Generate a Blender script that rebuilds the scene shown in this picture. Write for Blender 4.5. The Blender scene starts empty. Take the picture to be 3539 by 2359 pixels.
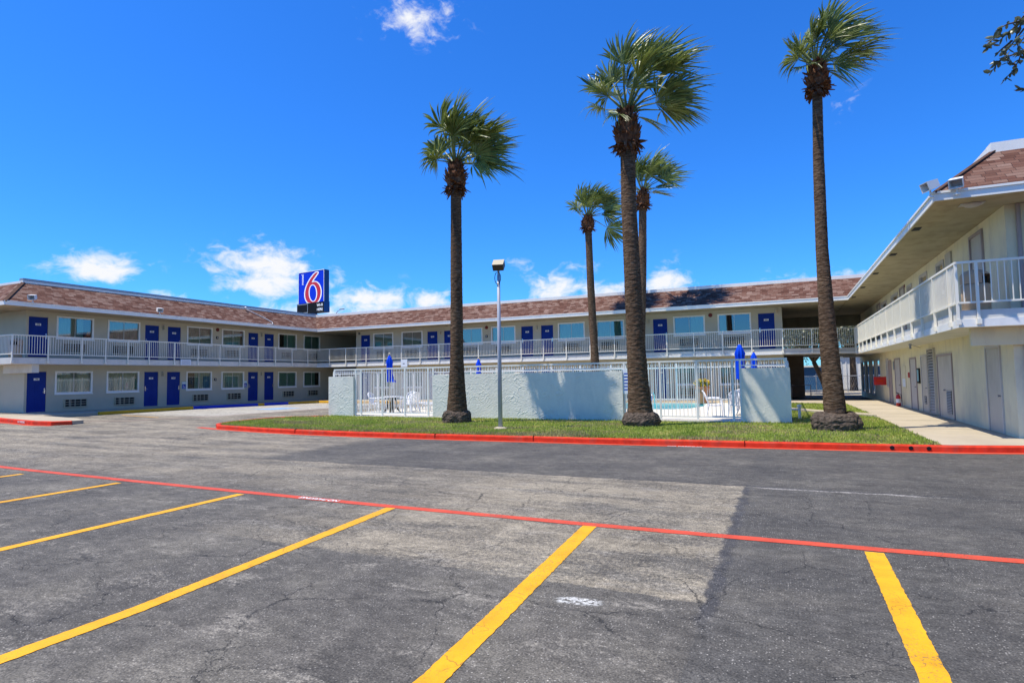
import bpy, math, random
import numpy as np
from mathutils import Vector, Matrix, noise as mnoise
R = math.radians
random.seed(7)
rng = np.random.default_rng(7)
S = bpy.context.scene
COL = S.collection

# ------------------------------------------------------------------ camera
cd = bpy.data.cameras.new("camera"); cam = bpy.data.objects.new("camera", cd); COL.objects.link(cam)
S.camera = cam
cd.sensor_fit = 'HORIZONTAL'; cd.sensor_width = 36; cd.lens = 20.925
cd.clip_end = 5000
yaw, pitch, roll = R(24.503), R(3.416), R(-0.947)
fw = Vector((-math.sin(yaw)*math.cos(pitch), math.cos(yaw)*math.cos(pitch), math.sin(pitch)))
rt = Vector((math.cos(yaw), math.sin(yaw), 0)); up = rt.cross(fw)
r2 = math.cos(roll)*rt + math.sin(roll)*up; u2 = -math.sin(roll)*rt + math.cos(roll)*up
M = Matrix((r2, u2, -fw)).transposed().to_4x4(); M.translation = (0, 0, 1.7)
cam.matrix_world = M

# ------------------------------------------------------------------ sun, sky, exposure
SUN_TO = Vector((-0.80, -0.62, 2.40)).normalized()
SUN_EL = math.asin(SUN_TO.z); SUN_AZ = math.atan2(SUN_TO.x, SUN_TO.y)
sl = bpy.data.lights.new("sun", 'SUN'); sl.energy = 4.9; sl.angle = R(0.53); sl.color = (1.0, 0.93, 0.79)
so = bpy.data.objects.new("sun", sl); COL.objects.link(so)
so.rotation_euler = (-SUN_TO).to_track_quat('-Z', 'Y').to_euler()
S.view_settings.view_transform = 'Standard'; S.view_settings.look = 'None'
S.view_settings.exposure = 0.32; S.view_settings.gamma = 1.0

w = bpy.data.worlds.new("World"); S.world = w; w.use_nodes = True
nt = w.node_tree; N = nt.nodes; L = nt.links
N.clear()
out = N.new('ShaderNodeOutputWorld'); bg = N.new('ShaderNodeBackground'); L.new(bg.outputs[0], out.inputs[0])
bg.inputs[1].default_value = 0.115
sky = N.new('ShaderNodeTexSky'); sky.sky_type = 'NISHITA'; sky.sun_disc = False
sky.sun_elevation = SUN_EL; sky.sun_rotation = SUN_AZ
sky.air_density = 1.0; sky.dust_density = 0.3; sky.ozone_density = 3.0; sky.altitude = 0
def nmath(tree, op, a, b=None, clamp=False):
    n = tree.nodes.new('ShaderNodeMath'); n.operation = op; n.use_clamp = clamp
    for i, v in enumerate((a, b)):
        if v is None: continue
        if isinstance(v, (int, float)): n.inputs[i].default_value = v
        else: tree.links.new(v, n.inputs[i])
    return n.outputs[0]
hs = N.new('ShaderNodeHueSaturation'); hs.inputs['Saturation'].default_value = 1.2; hs.inputs['Value'].default_value = 1.0
L.new(sky.outputs[0], hs.inputs['Color'])
tint = N.new('ShaderNodeMix'); tint.data_type = 'RGBA'; tint.blend_type = 'MULTIPLY'; tint.inputs[0].default_value = 1
L.new(hs.outputs[0], tint.inputs[6]); tint.inputs[7].default_value = (.34, .91, 1.60, 1)
SKYTINT = tint
tc = N.new('ShaderNodeTexCoord'); sep = N.new('ShaderNodeSeparateXYZ'); L.new(tc.outputs['Generated'], sep.inputs[0])
az = nmath(nt, 'MULTIPLY', nmath(nt, 'ARCTAN2', sep.outputs[0], sep.outputs[1]), 57.2958)
el = nmath(nt, 'MULTIPLY', nmath(nt, 'ARCSINE', sep.outputs[2]), 57.2958)
comb = N.new('ShaderNodeCombineXYZ'); L.new(az, comb.inputs[0]); L.new(nmath(nt, 'MULTIPLY', el, 1.5), comb.inputs[1])
nz = N.new('ShaderNodeTexNoise'); nz.inputs['Scale'].default_value = 0.5; nz.inputs['Detail'].default_value = 7
nz.inputs['Roughness'].default_value = 0.6; nz.inputs['Distortion'].default_value = 0.35
L.new(comb.outputs[0], nz.inputs['Vector'])
CLOUDS = [(-59.3, 9.2, 3.4, 1.3, 1.0), (-49.6, 10.4, 3.0, 1.5, .75), (-46.6, 10.2, 3.6, 2.2, 1.0), (-46.5, 8.6, 4.4, 1.3, 1.0),
          (-54.5, 7.2, 1.7, .7, .6), (-41.5, 9.0, 2.2, 1.4, .5), (-37.5, 7.3, 4.6, 1.6, .95), (-32.2, 7.3, 2.2, 1.3, .9), (-20.3, 8.4, 2.9, 1.7, .95),
          (-15.2, 8.0, 3.4, 1.0, .8), (-9.7, 8.4, 2.4, 1.9, .9), (-18.0, 10.5, 3.4, 1.0, .36), (-23.8, 10.6, 2.0, .9, .4),
          (-33.3, 31.6, 4.6, 1.9, .62), (-35.4, 33.0, 3.2, 1.8, .45), (6.0, 21.8, 2.0, 1.5, .30), (-44, 6.4, 5, .8, .7), (3, 6.5, 6, 2, .9),
          (40, 14, 12, 4, .9), (90, 10, 20, 5, 1.0), (140, 16, 16, 5, 1.0), (-110, 12, 18, 5, 1.0), (180, 25, 14, 5, .8)]
acc = None
for (a0, e0, sa, se, st) in CLOUDS:
    da = nmath(nt, 'DIVIDE', nmath(nt, 'SUBTRACT', az, a0), sa*.92)
    de = nmath(nt, 'DIVIDE', nmath(nt, 'SUBTRACT', el, e0), se)
    d2 = nmath(nt, 'ADD', nmath(nt, 'MULTIPLY', da, da), nmath(nt, 'MULTIPLY', de, de))
    m = nmath(nt, 'MULTIPLY', nmath(nt, 'POWER', 2.718, nmath(nt, 'MULTIPLY', d2, -1.0)), st)
    acc = m if acc is None else nmath(nt, 'MAXIMUM', acc, m)
dens = nmath(nt, 'ADD', acc, nmath(nt, 'MULTIPLY', nmath(nt, 'SUBTRACT', nz.outputs[0], 0.5), 1.9))
mr = N.new('ShaderNodeMapRange'); mr.interpolation_type = 'SMOOTHSTEP'
L.new(dens, mr.inputs[0]); mr.inputs[1].default_value = 0.24; mr.inputs[2].default_value = 1.0
gate = nmath(nt, 'MULTIPLY', mr.outputs[0], nmath(nt, 'MULTIPLY', acc, 4.0, True))
cmix = N.new('ShaderNodeMix'); cmix.data_type = 'RGBA'
L.new(gate, cmix.inputs[0]); L.new(tint.outputs[2], cmix.inputs[6]); cmix.inputs[7].default_value = (6.6, 6.7, 6.9, 1)
L.new(cmix.outputs[2], bg.inputs[0])

# ------------------------------------------------------------------ materials
MATS = {}
def new_mat(name, color, rough=0.7, spec=0.3, metal=0.0):
    m = bpy.data.materials.new(name); m.use_nodes = True
    b = m.node_tree.nodes['Principled BSDF']
    b.inputs['Base Color'].default_value = (*color, 1); b.inputs['Roughness'].default_value = rough
    b.inputs['Specular IOR Level'].default_value = spec; b.inputs['Metallic'].default_value = metal
    MATS[name] = m
    return m
def coords(m, kind='Object', scale=(1, 1, 1)):
    t = m.node_tree; c = t.nodes.new('ShaderNodeTexCoord'); mp = t.nodes.new('ShaderNodeMapping')
    mp.inputs['Scale'].default_value = scale; t.links.new(c.outputs[kind], mp.inputs[0]); return mp.outputs[0]
def world_coords(m, scale=(1, 1, 1)):
    t = m.node_tree; c = t.nodes.new('ShaderNodeNewGeometry'); mp = t.nodes.new('ShaderNodeMapping')
    mp.inputs['Scale'].default_value = scale; t.links.new(c.outputs['Position'], mp.inputs[0]); return mp.outputs[0]
def tnoise(m, vec, scale, detail=4, rough=0.55, dist=0.0):
    t = m.node_tree; n = t.nodes.new('ShaderNodeTexNoise'); n.inputs['Scale'].default_value = scale
    n.inputs['Detail'].default_value = detail; n.inputs['Roughness'].default_value = rough; n.inputs['Distortion'].default_value = dist
    t.links.new(vec, n.inputs['Vector']); return n.outputs[0]
def ramp(m, fac, stops):
    t = m.node_tree; n = t.nodes.new('ShaderNodeValToRGB'); t.links.new(fac, n.inputs[0])
    e = n.color_ramp.elements
    while len(e) < len(stops): e.new(0.5)
    for i, (p, c) in enumerate(stops):
        e[i].position = p; e[i].color = (*c, 1) if len(c) == 3 else c
    return n.outputs[0]
def mixc(m, fac, a, b, mode='MIX'):
    t = m.node_tree; n = t.nodes.new('ShaderNodeMix'); n.data_type = 'RGBA'; n.blend_type = mode
    for i, v in ((0, fac), (6, a), (7, b)):
        if isinstance(v, (int, float)): n.inputs[i].default_value = v
        elif isinstance(v, tuple): n.inputs[i].default_value = (*v, 1)
        else: t.links.new(v, n.inputs[i])
    return n.outputs[2]
def bump(m, h, strength=0.5, dist=0.01):
    t = m.node_tree; n = t.nodes.new('ShaderNodeBump'); n.inputs['Strength'].default_value = strength; n.inputs['Distance'].default_value = dist
    t.links.new(h, n.inputs['Height']); t.links.new(n.outputs[0], t.nodes['Principled BSDF'].inputs['Normal'])
def setcol(m, c): m.node_tree.links.new(c, m.node_tree.nodes['Principled BSDF'].inputs['Base Color'])
def mm(m, op, a, b=None, clamp=False): return nmath(m.node_tree, op, a, b, clamp)

def worn(name, col, var=0.12, scale=1.5, rough=0.6, spec=0.3, bscale=60, bst=0.15, dirt=None):
    m = new_mat(name, col, rough, spec); v = world_coords(m)
    n = tnoise(m, v, scale, 6, 0.6); lo = tuple(c*(1-var) for c in col); hi = tuple(min(1, c*(1+var)) for c in col)
    c = ramp(m, n, [(0.3, lo), (0.7, hi)])
    if dirt:
        d = tnoise(m, world_coords(m, (1, 1, .35)), 2.3, 7, 0.65); c = mixc(m, ramp(m, d, [(0.5, (0, 0, 0)), (0.72, (.6, .6, .6))]), c, dirt)
    setcol(m, c)
    if bst: bump(m, tnoise(m, v, bscale, 3), bst, 0.004)
    return m
worn('stucco_wall', (.51, .46, .35), .06, .8, .9, .1, 55, .6)
worn('stucco_cream', (.72, .64, .44), .07, .9, .9, .1, 55, .6, (.50, .44, .36))
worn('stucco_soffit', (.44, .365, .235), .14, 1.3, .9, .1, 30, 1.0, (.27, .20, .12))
worn('pool_stucco', (.69, .67, .575), .06, .8, .85, .15, 70, .35, (.52, .53, .48))
worn('white_paint', (.82, .80, .74), .04, 2.0, .5, .3, 40, .08, (.66, .65, .62))
worn('rail_paint', (.82, .77, .64), .04, 2.0, .5, .3, 40, .0)
worn('fence_paint', (.74, .73, .67), .05, 2.0, .5, .3, 40, .0)
worn('slab_paint', (.66, .63, .56), .06, 1.2, .75, .2, 45, .5, (.50, .48, .44))
worn('door_blue', (.003, .028, .22), .08, 1.5, .5, .18, 30, .03)
worn('door_beige', (.50, .455, .385), .06, 1.2, .55, .3, 30, .05, (.38, .32, .25))
worn('trim_beige', (.50, .46, .42), .05, 2, .6, .25, 30, .0)
worn('trim_mauve', (.36, .29, .27), .05, 2, .6, .25, 30, .0)
new_mat('window_white', (.82, .81, .76), .4, .4)
new_mat('dark', (.008, .008, .010), .6, .2)
new_mat('interior', (.02, .02, .022), .9, .1)
new_mat('metal_grey', (.30, .31, .33), .45, .5, .4)
new_mat('chrome', (.75, .75, .75), .2, .5, 1.0)
worn('pole_paint', (.36, .38, .42), .08, 3, .45, .4, 40, .03)
new_mat('plate_white', (.80, .80, .80), .4, .4)
new_mat('ink', (.02, .02, .03), .5, .3)
worn('shaded_brown_metal', (.05, .038, .03), .2, 4, .5, .4, 40, .03)  # lamp head sides, their shade put into the dark colour
worn('cream_metal', (.50, .43, .30), .05, 3, .5, .3, 40, .02)
worn('white_metal', (.72, .72, .70), .06, 4, .45, .4, 40, .02)
new_mat('red_paint', (.45, .02, .015), .4, .4)
new_mat('fire_red', (.50, .015, .012), .3, .5)
new_mat('alarm_red', (.16, .02, .015), .4, .4)
worn('kerb_red', (.56, .040, .015), .25, 5, .75, .15, 40, .4, (.26, .10, .07))
worn('kerb_yellow', (.62, .33, .02), .15, 3, .7, .2, 40, .3)
worn('kerb_blue', (.015, .04, .42), .15, 3, .7, .2, 40, .3)
worn('concrete', (.42, .36, .265), .10, .9, .9, .1, 50, .4, (.36, .31, .25))
worn('pool_deck', (.64, .59, .49), .06, .9, .9, .1, 50, .3)
worn('plastic_white', (.80, .80, .80), .02, 3, .35, .45, 30, .0)
worn('umbrella_blue', (.003, .06, .62), .10, 5, .8, .1, 40, .1)
worn('terracotta', (.48, .21, .10), .10, 5, .8, .2, 40, .1)
new_mat('flower_yellow', (.75, .50, .02), .6, .2)
new_mat('sign_blue', (.001, .028, .52), .4, .15)
new_mat('sign_side', (.004, .04, .16), .4, .2)
new_mat('sign_red', (.50, .012, .02), .3, .4)
new_mat('sign_white', (.85, .85, .85), .35, .4)
new_mat('sign_black', (.006, .006, .007), .5, .1)
new_mat('notice_white', (.72, .76, .80), .5, .3)
new_mat('sign_teal', (.25, .45, .48), .5, .3)
new_mat('access_blue', (.01, .05, .40), .5, .3)
worn('trash_tan', (.50, .36, .24), .06, 3, .6, .2, 40, .05)
worn('blue_cladding', (.03, .11, .24), .08, 1, .5, .3, 10, .05)
worn('ridge_cap', (.10, .06, .045), .3, 5, .95, .05, 30, .5)
worn('passage_shade_brown', (.13, .10, .08), .2, 2, .8, .1, 40, .3)  # wall brown darkened to stand for the deep shade of the passage
worn('kerb_dark', (.20, .02, .012), .2, 5, .9, .1, 40, .2)
worn('bark', (.10, .075, .055), .4, 6, .95, .05, 25, 1.0)

def glass(name, tint, refl=0.25):
    m = bpy.data.materials.new(name); m.use_nodes = True; t = m.node_tree; t.nodes.clear()
    o = t.nodes.new('ShaderNodeOutputMaterial'); mx = t.nodes.new('ShaderNodeMixShader'); tr = t.nodes.new('ShaderNodeBsdfTransparent')
    gl = t.nodes.new('ShaderNodeBsdfGlossy'); gl.inputs['Roughness'].default_value = .02
    tr.inputs[0].default_value = (*tint, 1)
    lw = t.nodes.new('ShaderNodeLayerWeight'); lw.inputs[0].default_value = .35
    a = nmath(t, 'ADD', nmath(t, 'MULTIPLY', lw.outputs['Fresnel'], .8), refl, True)
    t.links.new(a, mx.inputs[0]); t.links.new(tr.outputs[0], mx.inputs[1]); t.links.new(gl.outputs[0], mx.inputs[2]); t.links.new(mx.outputs[0], o.inputs[0])
    MATS[name] = m
glass('window_glass', (.58, .74, .70), .20)
def curtain_mat(name, c):
    m = new_mat(name, c, .9, .05)
    return m
curtain_mat('curtain', (.34, .48, .42))

# asphalt -------------------------------------------------------------
def asphalt():
    m = new_mat('asphalt', (.12, .12, .125), .85, .25); P = world_coords(m)
    t = m.node_tree
    dn = t.nodes.new('ShaderNodeTexNoise'); dn.inputs['Scale'].default_value = 1.6; dn.inputs['Detail'].default_value = 6; t.links.new(P, dn.inputs['Vector'])
    vs = t.nodes.new('ShaderNodeVectorMath'); vs.operation = 'MULTIPLY_ADD'
    t.links.new(dn.outputs['Color'], vs.inputs[0]); vs.inputs[1].default_value = (.40, .40, 0); t.links.new(P, vs.inputs[2])
    sp = t.nodes.new('ShaderNodeSeparateXYZ'); t.links.new(vs.outputs[0], sp.inputs[0])
    X = mm(m, 'SUBTRACT', sp.outputs[0], .2); Y = mm(m, 'SUBTRACT', sp.outputs[1], .2)
    sp0 = t.nodes.new('ShaderNodeSeparateXYZ'); t.links.new(P, sp0.inputs[0])
    def st(v, e, wd=.10):
        n = t.nodes.new('ShaderNodeMapRange'); n.interpolation_type = 'SMOOTHSTEP'
        if isinstance(v, (int, float)): n.inputs[0].default_value = v
        else: t.links.new(v, n.inputs[0])
        n.inputs[1].default_value = e-wd; n.inputs[2].default_value = e+wd; return n.outputs[0]
    def inv(v): return mm(m, 'SUBTRACT', 1.0, v)
    def mul(*a):
        r = a[0]
        for b in a[1:]: r = mm(m, 'MULTIPLY', r, b)
        return r
    # crisp seam of the resurfaced strip, near y = 10
    seam = mm(m, 'ADD', sp0.outputs[1], mm(m, 'MULTIPLY', mm(m, 'SUBTRACT', tnoise(m, P, 2.2, 5), .5), .22))
    strip = mul(st(seam, 9.75, .02), st(X, -10.6, .5))
    jx = mm(m, 'MULTIPLY', mm(m, 'SUBTRACT', tnoise(m, P, 3.5, 6, .65), .5), .22)
    XX = mm(m, 'ADD', sp0.outputs[0], jx); YY = mm(m, 'ADD', sp0.outputs[1], mm(m, 'ADD', jx, mm(m, 'MULTIPLY', sp0.outputs[0], .02)))
    right = st(XX, -.60, .015)
    worn1 = mul(inv(st(XX, -.60, .015)), st(YY, 4.68, .015), inv(st(Y, 10.4, .4)), st(X, -5.4, 1.6))
    worn2 = mul(inv(st(X, -4.5, 1.8)), st(Y, 7.2, 1.0))
    far_left = mul(inv(st(X, -11, 1.5)), st(Y, 9, 1.0))
    light = mm(m, 'MAXIMUM', worn1, mm(m, 'MAXIMUM', mm(m, 'MULTIPLY', worn2, .75), far_left))
    light = mul(light, inv(strip))
    pn = tnoise(m, P, .75, 8, .62); pn2 = tnoise(m, world_coords(m, (.35, 1.4, 1)), 1.1, 7, .65)
    grit = tnoise(m, P, 22, 6, .8)
    lightf = mm(m, 'MULTIPLY', light, ramp(m, mm(m, 'ADD', pn2, mm(m, 'MULTIPLY', mm(m, 'SUBTRACT', grit, .5), .9)), [(.36, (.05,)*3), (.56, (1,)*3)]), True)
    base = ramp(m, pn, [(.28, (.060, .056, .049)), (.5, (.098, .090, .076)), (.74, (.165, .150, .120))])
    lcol = ramp(m, pn, [(.25, (.175, .150, .110)), (.7, (.285, .248, .182))])
    pale = mul(inv(st(X, -24.2, .4)), st(Y, 19.5, .8)); lcol = mixc(m, pale, lcol, (.36, .335, .28)); lightf = mm(m, 'MAXIMUM', lightf, pale)
    col = mixc(m, lightf, base, lcol)
    # scattered bald patches
    pb = tnoise(m, world_coords(m, (.7, 1.6, 1)), 1.7, 8, .7)
    bald = mul(ramp(m, mm(m, 'ADD', pb, mm(m, 'MULTIPLY', mm(m, 'SUBTRACT', grit, .5), .5)), [(.56, (0,)*3), (.66, (.75,)*3)]), inv(strip), inv(right))
    col = mixc(m, bald, col, (.22, .20, .165))
    dk = mm(m, 'MAXIMUM', mm(m, 'MULTIPLY', right, .6), mm(m, 'MULTIPLY', strip, .35))
    col = mixc(m, mm(m, 'MULTIPLY', dk, ramp(m, pn2, [(.35, (1,)*3), (.75, (.25,)*3)])), col, (.058, .057, .054))
    # oil-dark band along edge of light patch
    edge = mul(st(XX, -.63, .02), inv(st(XX, -.515, .03)), inv(st(Y, 9.7, .1)), st(Y, 4.4, .4), ramp(m, tnoise(m, P, 2.6, 6, .65), [(.40, (.05,)*3), (.50, (.9,)*3)]))
    col = mixc(m, edge, col, (.055, .054, .055))
    streak = tnoise(m, world_coords(m, (.12, 2.6, 1)), 1.0, 5, .6); streak2 = tnoise(m, world_coords(m, (2.2, .10, 1)), 1.0, 5, .6)
    sk = ramp(m, mm(m, 'ADD', mm(m, 'MULTIPLY', streak, st(Y, 8.5, 2)), mm(m, 'MULTIPLY', streak2, inv(st(Y, 8.5, 2)))), [(.34, (.74,)*3), (.66, (1.22,)*3)])
    col = mixc(m, .45, col, sk, 'MULTIPLY')
    oil = ramp(m, tnoise(m, P, 2.2, 3, .5), [(.66, (1,)*3), (.74, (.62,)*3)]); col = mixc(m, mul(inv(st(Y, 6.2, .5)), .8), col, oil, 'MULTIPLY')
    # seam line, dark crack then pale lip
    sl_ = mul(st(seam, 9.73, .015), inv(st(seam, 9.78, .015)), st(X, -10.6, .4))
    col = mixc(m, mm(m, 'MULTIPLY', sl_, .8), col, (.04, .04, .042))
    lip = mul(st(seam, 9.62, .03), inv(st(seam, 9.73, .015)), st(X, -.5, .2), inv(st(X, 1.7, .5)))
    col = mixc(m, mm(m, 'MULTIPLY', lip, ramp(m, grit, [(.4, (.1,)*3), (.6, (.8,)*3)])), col, (.33, .31, .28))
    # white paint splash
    sx = mm(m, 'SUBTRACT', X, -1.48); sy = mm(m, 'SUBTRACT', Y, 4.36)
    sd = mm(m, 'ADD', mm(m, 'POWER', mm(m, 'MULTIPLY', sx, 5.5), 2.0), mm(m, 'POWER', mm(m, 'MULTIPLY', sy, 11), 2.0))
    splash = mul(inv(st(sd, .8, .5)), ramp(m, tnoise(m, P, 25, 4), [(.4, (0,)*3), (.55, (.8,)*3)]))
    col = mixc(m, splash, col, (.60, .60, .56))
    # aggregate specks
    vo = t.nodes.new('ShaderNodeTexVoronoi'); vo.inputs['Scale'].default_value = 55; t.links.new(P, vo.inputs['Vector'])
    rc = t.nodes.new('ShaderNodeSeparateColor'); t.links.new(vo.outputs['Color'], rc.inputs[0])
    speck = mul(inv(st(vo.outputs['Distance'], .26, .10)), st(rc.outputs[0], .70, .04), ramp(m, tnoise(m, P, .9, 4), [(.35, (.25,)*3), (.6, (1,)*3)]))
    col = mixc(m, mm(m, 'MULTIPLY', speck, .65), col, (.46, .43, .38))
    fine = tnoise(m, P, 70, 3, .7)
    col = mixc(m, .8, col, ramp(m, tnoise(m, world_coords(m, (.8, 1.25, 1)), 5.5, 8, .78), [(.32, (.55,)*3), (.50, (1,)*3), (.66, (1.5,)*3)]), 'MULTIPLY')
    col = mixc(m, .7, col, ramp(m, grit, [(.30, (.55,)*3), (.50, (1,)*3), (.70, (1.45,)*3)]), 'MULTIPLY')
    col = mixc(m, .85, col, ramp(m, fine, [(.28, (.25,)*3), (.50, (1.0,)*3), (.72, (2.0, 1.96, 1.88))]), 'MULTIPLY')
    # cracks
    cv = t.nodes.new('ShaderNodeTexVoronoi'); cv.feature = 'DISTANCE_TO_EDGE'; cv.inputs['Scale'].default_value = .85
    vd = t.nodes.new('ShaderNodeVectorMath'); vd.operation = 'MULTIPLY_ADD'
    dn2 = t.nodes.new('ShaderNodeTexNoise'); dn2.inputs['Scale'].default_value = 2.6; dn2.inputs['Detail'].default_value = 8; dn2.inputs['Roughness'].default_value = .7; t.links.new(P, dn2.inputs['Vector'])
    t.links.new(dn2.outputs['Color'], vd.inputs[0]); vd.inputs[1].default_value = (.45, .45, 0); t.links.new(P, vd.inputs[2]); t.links.new(vd.outputs[0], cv.inputs['Vector'])
    crack = mul(inv(st(cv.outputs['Distance'], .0022, .002)), ramp(m, tnoise(m, P, .8, 3), [(.40, (0,)*3), (.52, (.75,)*3)]), inv(mul(strip, .8)))
    cv2 = t.nodes.new('ShaderNodeTexVoronoi'); cv2.feature = 'DISTANCE_TO_EDGE'; cv2.inputs['Scale'].default_value = 2.3; t.links.new(vd.outputs[0], cv2.inputs['Vector'])
    crack2 = mul(inv(st(cv2.outputs['Distance'], .006, .005)), ramp(m, tnoise(m, P, 1.3, 3), [(.56, (0,)*3), (.66, (.6,)*3)]), inv(st(Y, 5.5, 1)))
    crk = mm(m, 'MAXIMUM', crack, crack2)
    col = mixc(m, crk, col, (.02, .02, .021))
    setcol(m, col)
    h = mm(m, 'ADD', mm(m, 'MULTIPLY', fine, .6), mm(m, 'ADD', mm(m, 'MULTIPLY', vo.outputs['Distance'], -.5), mm(m, 'MULTIPLY', crk, -1.5)))
    bump(m, h, .75, .006)
    return m
asphalt()
def marking(name, col, crackle=.5):
    m = new_mat(name, col, .65, .3); P = world_coords(m); t = m.node_tree
    n = tnoise(m, P, 3, 6); c = ramp(m, n, [(.3, tuple(x*.82 for x in col)), (.7, tuple(min(1, x*1.1) for x in col))])
    f = tnoise(m, P, 60, 3, .7); wear = ramp(m, mm(m, 'ADD', f, mm(m, 'MULTIPLY', mm(m, 'SUBTRACT', tnoise(m, P, 1.3, 5), .5), .5)), [(.60, (0,)*3), (.70, (.85,)*3)])
    c = mixc(m, ramp(m, tnoise(m, world_coords(m, (1, .5, 1)), 5, 6, .7), [(.52, (0,)*3), (.72, (.4,)*3)]), c, tuple(x*.45 for x in col))
    c = mixc(m, wear, c, (.12, .10, .07))
    cv = t.nodes.new('ShaderNodeTexVoronoi'); cv.feature = 'DISTANCE_TO_EDGE'; cv.inputs['Scale'].default_value = 4.5
    dn2 = t.nodes.new('ShaderNodeTexNoise'); dn2.inputs['Scale'].default_value = 4; dn2.inputs['Detail'].default_value = 6; t.links.new(P, dn2.inputs['Vector'])
    vd = t.nodes.new('ShaderNodeVectorMath'); vd.operation = 'MULTIPLY_ADD'; t.links.new(dn2.outputs['Color'], vd.inputs[0]); vd.inputs[1].default_value = (.3, .3, 0); t.links.new(P, vd.inputs[2]); t.links.new(vd.outputs[0], cv.inputs['Vector'])
    ck = mm(m, 'MULTIPLY', mm(m, 'LESS_THAN', cv.outputs['Distance'], .012), ramp(m, tnoise(m, P, 1.7, 3), [(.5, (0,)*3), (.56, (crackle,)*3)]))
    setcol(m, mixc(m, ck, c, (.10, .07, .03))); bump(m, f, .4, .004)
marking('line_yellow', (.78, .37, .008)); marking('line_red', (.60, .075, .032), .4); marking('line_white', (.75, .75, .72)); marking('line_blue', (.25, .40, .60), .2)
marking('line_faded', (.36, .20, .17), .3)

def shingles():
    m = new_mat('shingles', (.2, .12, .1), .9, .1); t = m.node_tree
    uv = t.nodes.new('ShaderNodeUVMap'); 
    br = t.nodes.new('ShaderNodeTexBrick'); t.links.new(uv.outputs[0], br.inputs['Vector'])
    br.inputs['Scale'].default_value = 1; br.inputs['Brick Width'].default_value = .27; br.inputs['Row Height'].default_value = .14
    br.inputs['Mortar Size'].default_value = .007; br.inputs['Mortar Smooth'].default_value = .3; br.offset = .37; br.squash = 1.35; br.squash_frequency = 3
    br.inputs['Color1'].default_value = (0, 0, 0, 1); br.inputs['Color2'].default_value = (1, 1, 1, 1); br.inputs['Mortar'].default_value = (.5, .5, .5, 1)
    c = ramp(m, br.outputs['Color'], [(.0, (.085, .038, .026)), (.3, (.13, .063, .045)), (.55, (.165, .090, .066)), (.8, (.235, .155, .122)), (1.0, (.10, .045, .031))])
    gr = tnoise(m, world_coords(m), 45, 3, .7); c = mixc(m, .6, c, ramp(m, gr, [(.3, (.7,)*3), (.7, (1.25,)*3)]), 'MULTIPLY')
    big = tnoise(m, world_coords(m), .8, 5); c = mixc(m, .5, c, ramp(m, big, [(.3, (.82,)*3), (.7, (1.15,)*3)]), 'MULTIPLY')
    # dark joints, also painted in as the shadow line under each course
    c = mixc(m, br.outputs['Fac'], c, (.045, .028, .024))
    setcol(m, c)
    s = t.nodes.new('ShaderNodeSeparateXYZ'); t.links.new(uv.outputs[0], s.inputs[0])
    saw = mm(m, 'FRACT', mm(m, 'DIVIDE', s.outputs[1], .14))
    bump(m, mm(m, 'SUBTRACT', mm(m, 'MULTIPLY', gr, .2), mm(m, 'MULTIPLY', saw, 1.2)), .8, .03)
shingles()

def trunk_mat():
    m = new_mat('palm_trunk', (.2, .15, .11), .95, .05); v = world_coords(m, (2.0, 2.0, 9.0)); v2 = world_coords(m)
    a = tnoise(m, v, 3.2, 6, .65); b = tnoise(m, v2, 1.1, 4)
    c = ramp(m, a, [(.28, (.034, .020, .012)), (.48, (.10, .064, .040)), (.72, (.24, .17, .115))])
    c = mixc(m, .55, c, ramp(m, b, [(.3, (.55, .50, .48)), (.7, (1.3, 1.22, 1.12))]), 'MULTIPLY')
    setcol(m, c); bump(m, a, .9, .03)
    m = new_mat('palm_root', (.1, .08, .06), .95, .05); v2 = world_coords(m); a = tnoise(m, v2, 14, 6, .7)
    setcol(m, ramp(m, a, [(.3, (.028, .022, .018)), (.7, (.17, .13, .10))])); bump(m, a, 1.0, .04)
    m = new_mat('palm_boot', (.2, .1, .06), .9, .1); a = tnoise(m, world_coords(m, (1, 1, .4)), 11, 5, .6)
    setcol(m, ramp(m, a, [(.3, (.045, .020, .012)), (.55, (.15, .068, .035)), (.8, (.30, .19, .11))]))
trunk_mat()
def leaf_mat(name, lo, hi, trans=.35, rough=.42):
    m = new_mat(name, hi, rough, .5); t = m.node_tree
    a = tnoise(m, world_coords(m), 2.5, 4); c = ramp(m, a, [(.3, lo), (.7, hi)]); setcol(m, c)
    o = t.nodes['Material Output']; b = t.nodes['Principled BSDF']; mx = t.nodes.new('ShaderNodeMixShader'); tl = t.nodes.new('ShaderNodeBsdfTranslucent')
    mx.inputs[0].default_value = trans; t.links.new(c, tl.inputs[0]); t.links.new(b.outputs[0], mx.inputs[1]); t.links.new(tl.outputs[0], mx.inputs[2]); t.links.new(mx.outputs[0], o.inputs[0])
leaf_mat('palm_leaf', (.050, .085, .016), (.29, .34, .08), .25, .38)
leaf_mat('petiole', (.10, .14, .035), (.20, .23, .07), .1, .4)
leaf_mat('oak_leaf', (.07, .085, .045), (.22, .24, .14), .25, .35)
leaf_mat('shrub_leaf', (.05, .09, .02), (.14, .18, .06), .3, .6)
leaf_mat('grass_blade', (.20, .28, .03), (.44, .48, .09), .35, .55)
leaf_mat('grass_dry', (.26, .22, .09), (.46, .37, .18), .3, .7)
def turf():
    m = new_mat('turf', (.06, .1, .02), .95, .05); v = world_coords(m); a = tnoise(m, v, 1.2, 6, .65); f = tnoise(m, v, 40, 3)
    c = ramp(m, a, [(.33, (.11, .17, .024)), (.52, (.19, .235, .045)), (.66, (.36, .29, .125))])
    setcol(m, mixc(m, .7, c, ramp(m, f, [(.3, (.6,)*3), (.7, (1.3,)*3)]), 'MULTIPLY'))
turf()
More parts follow.
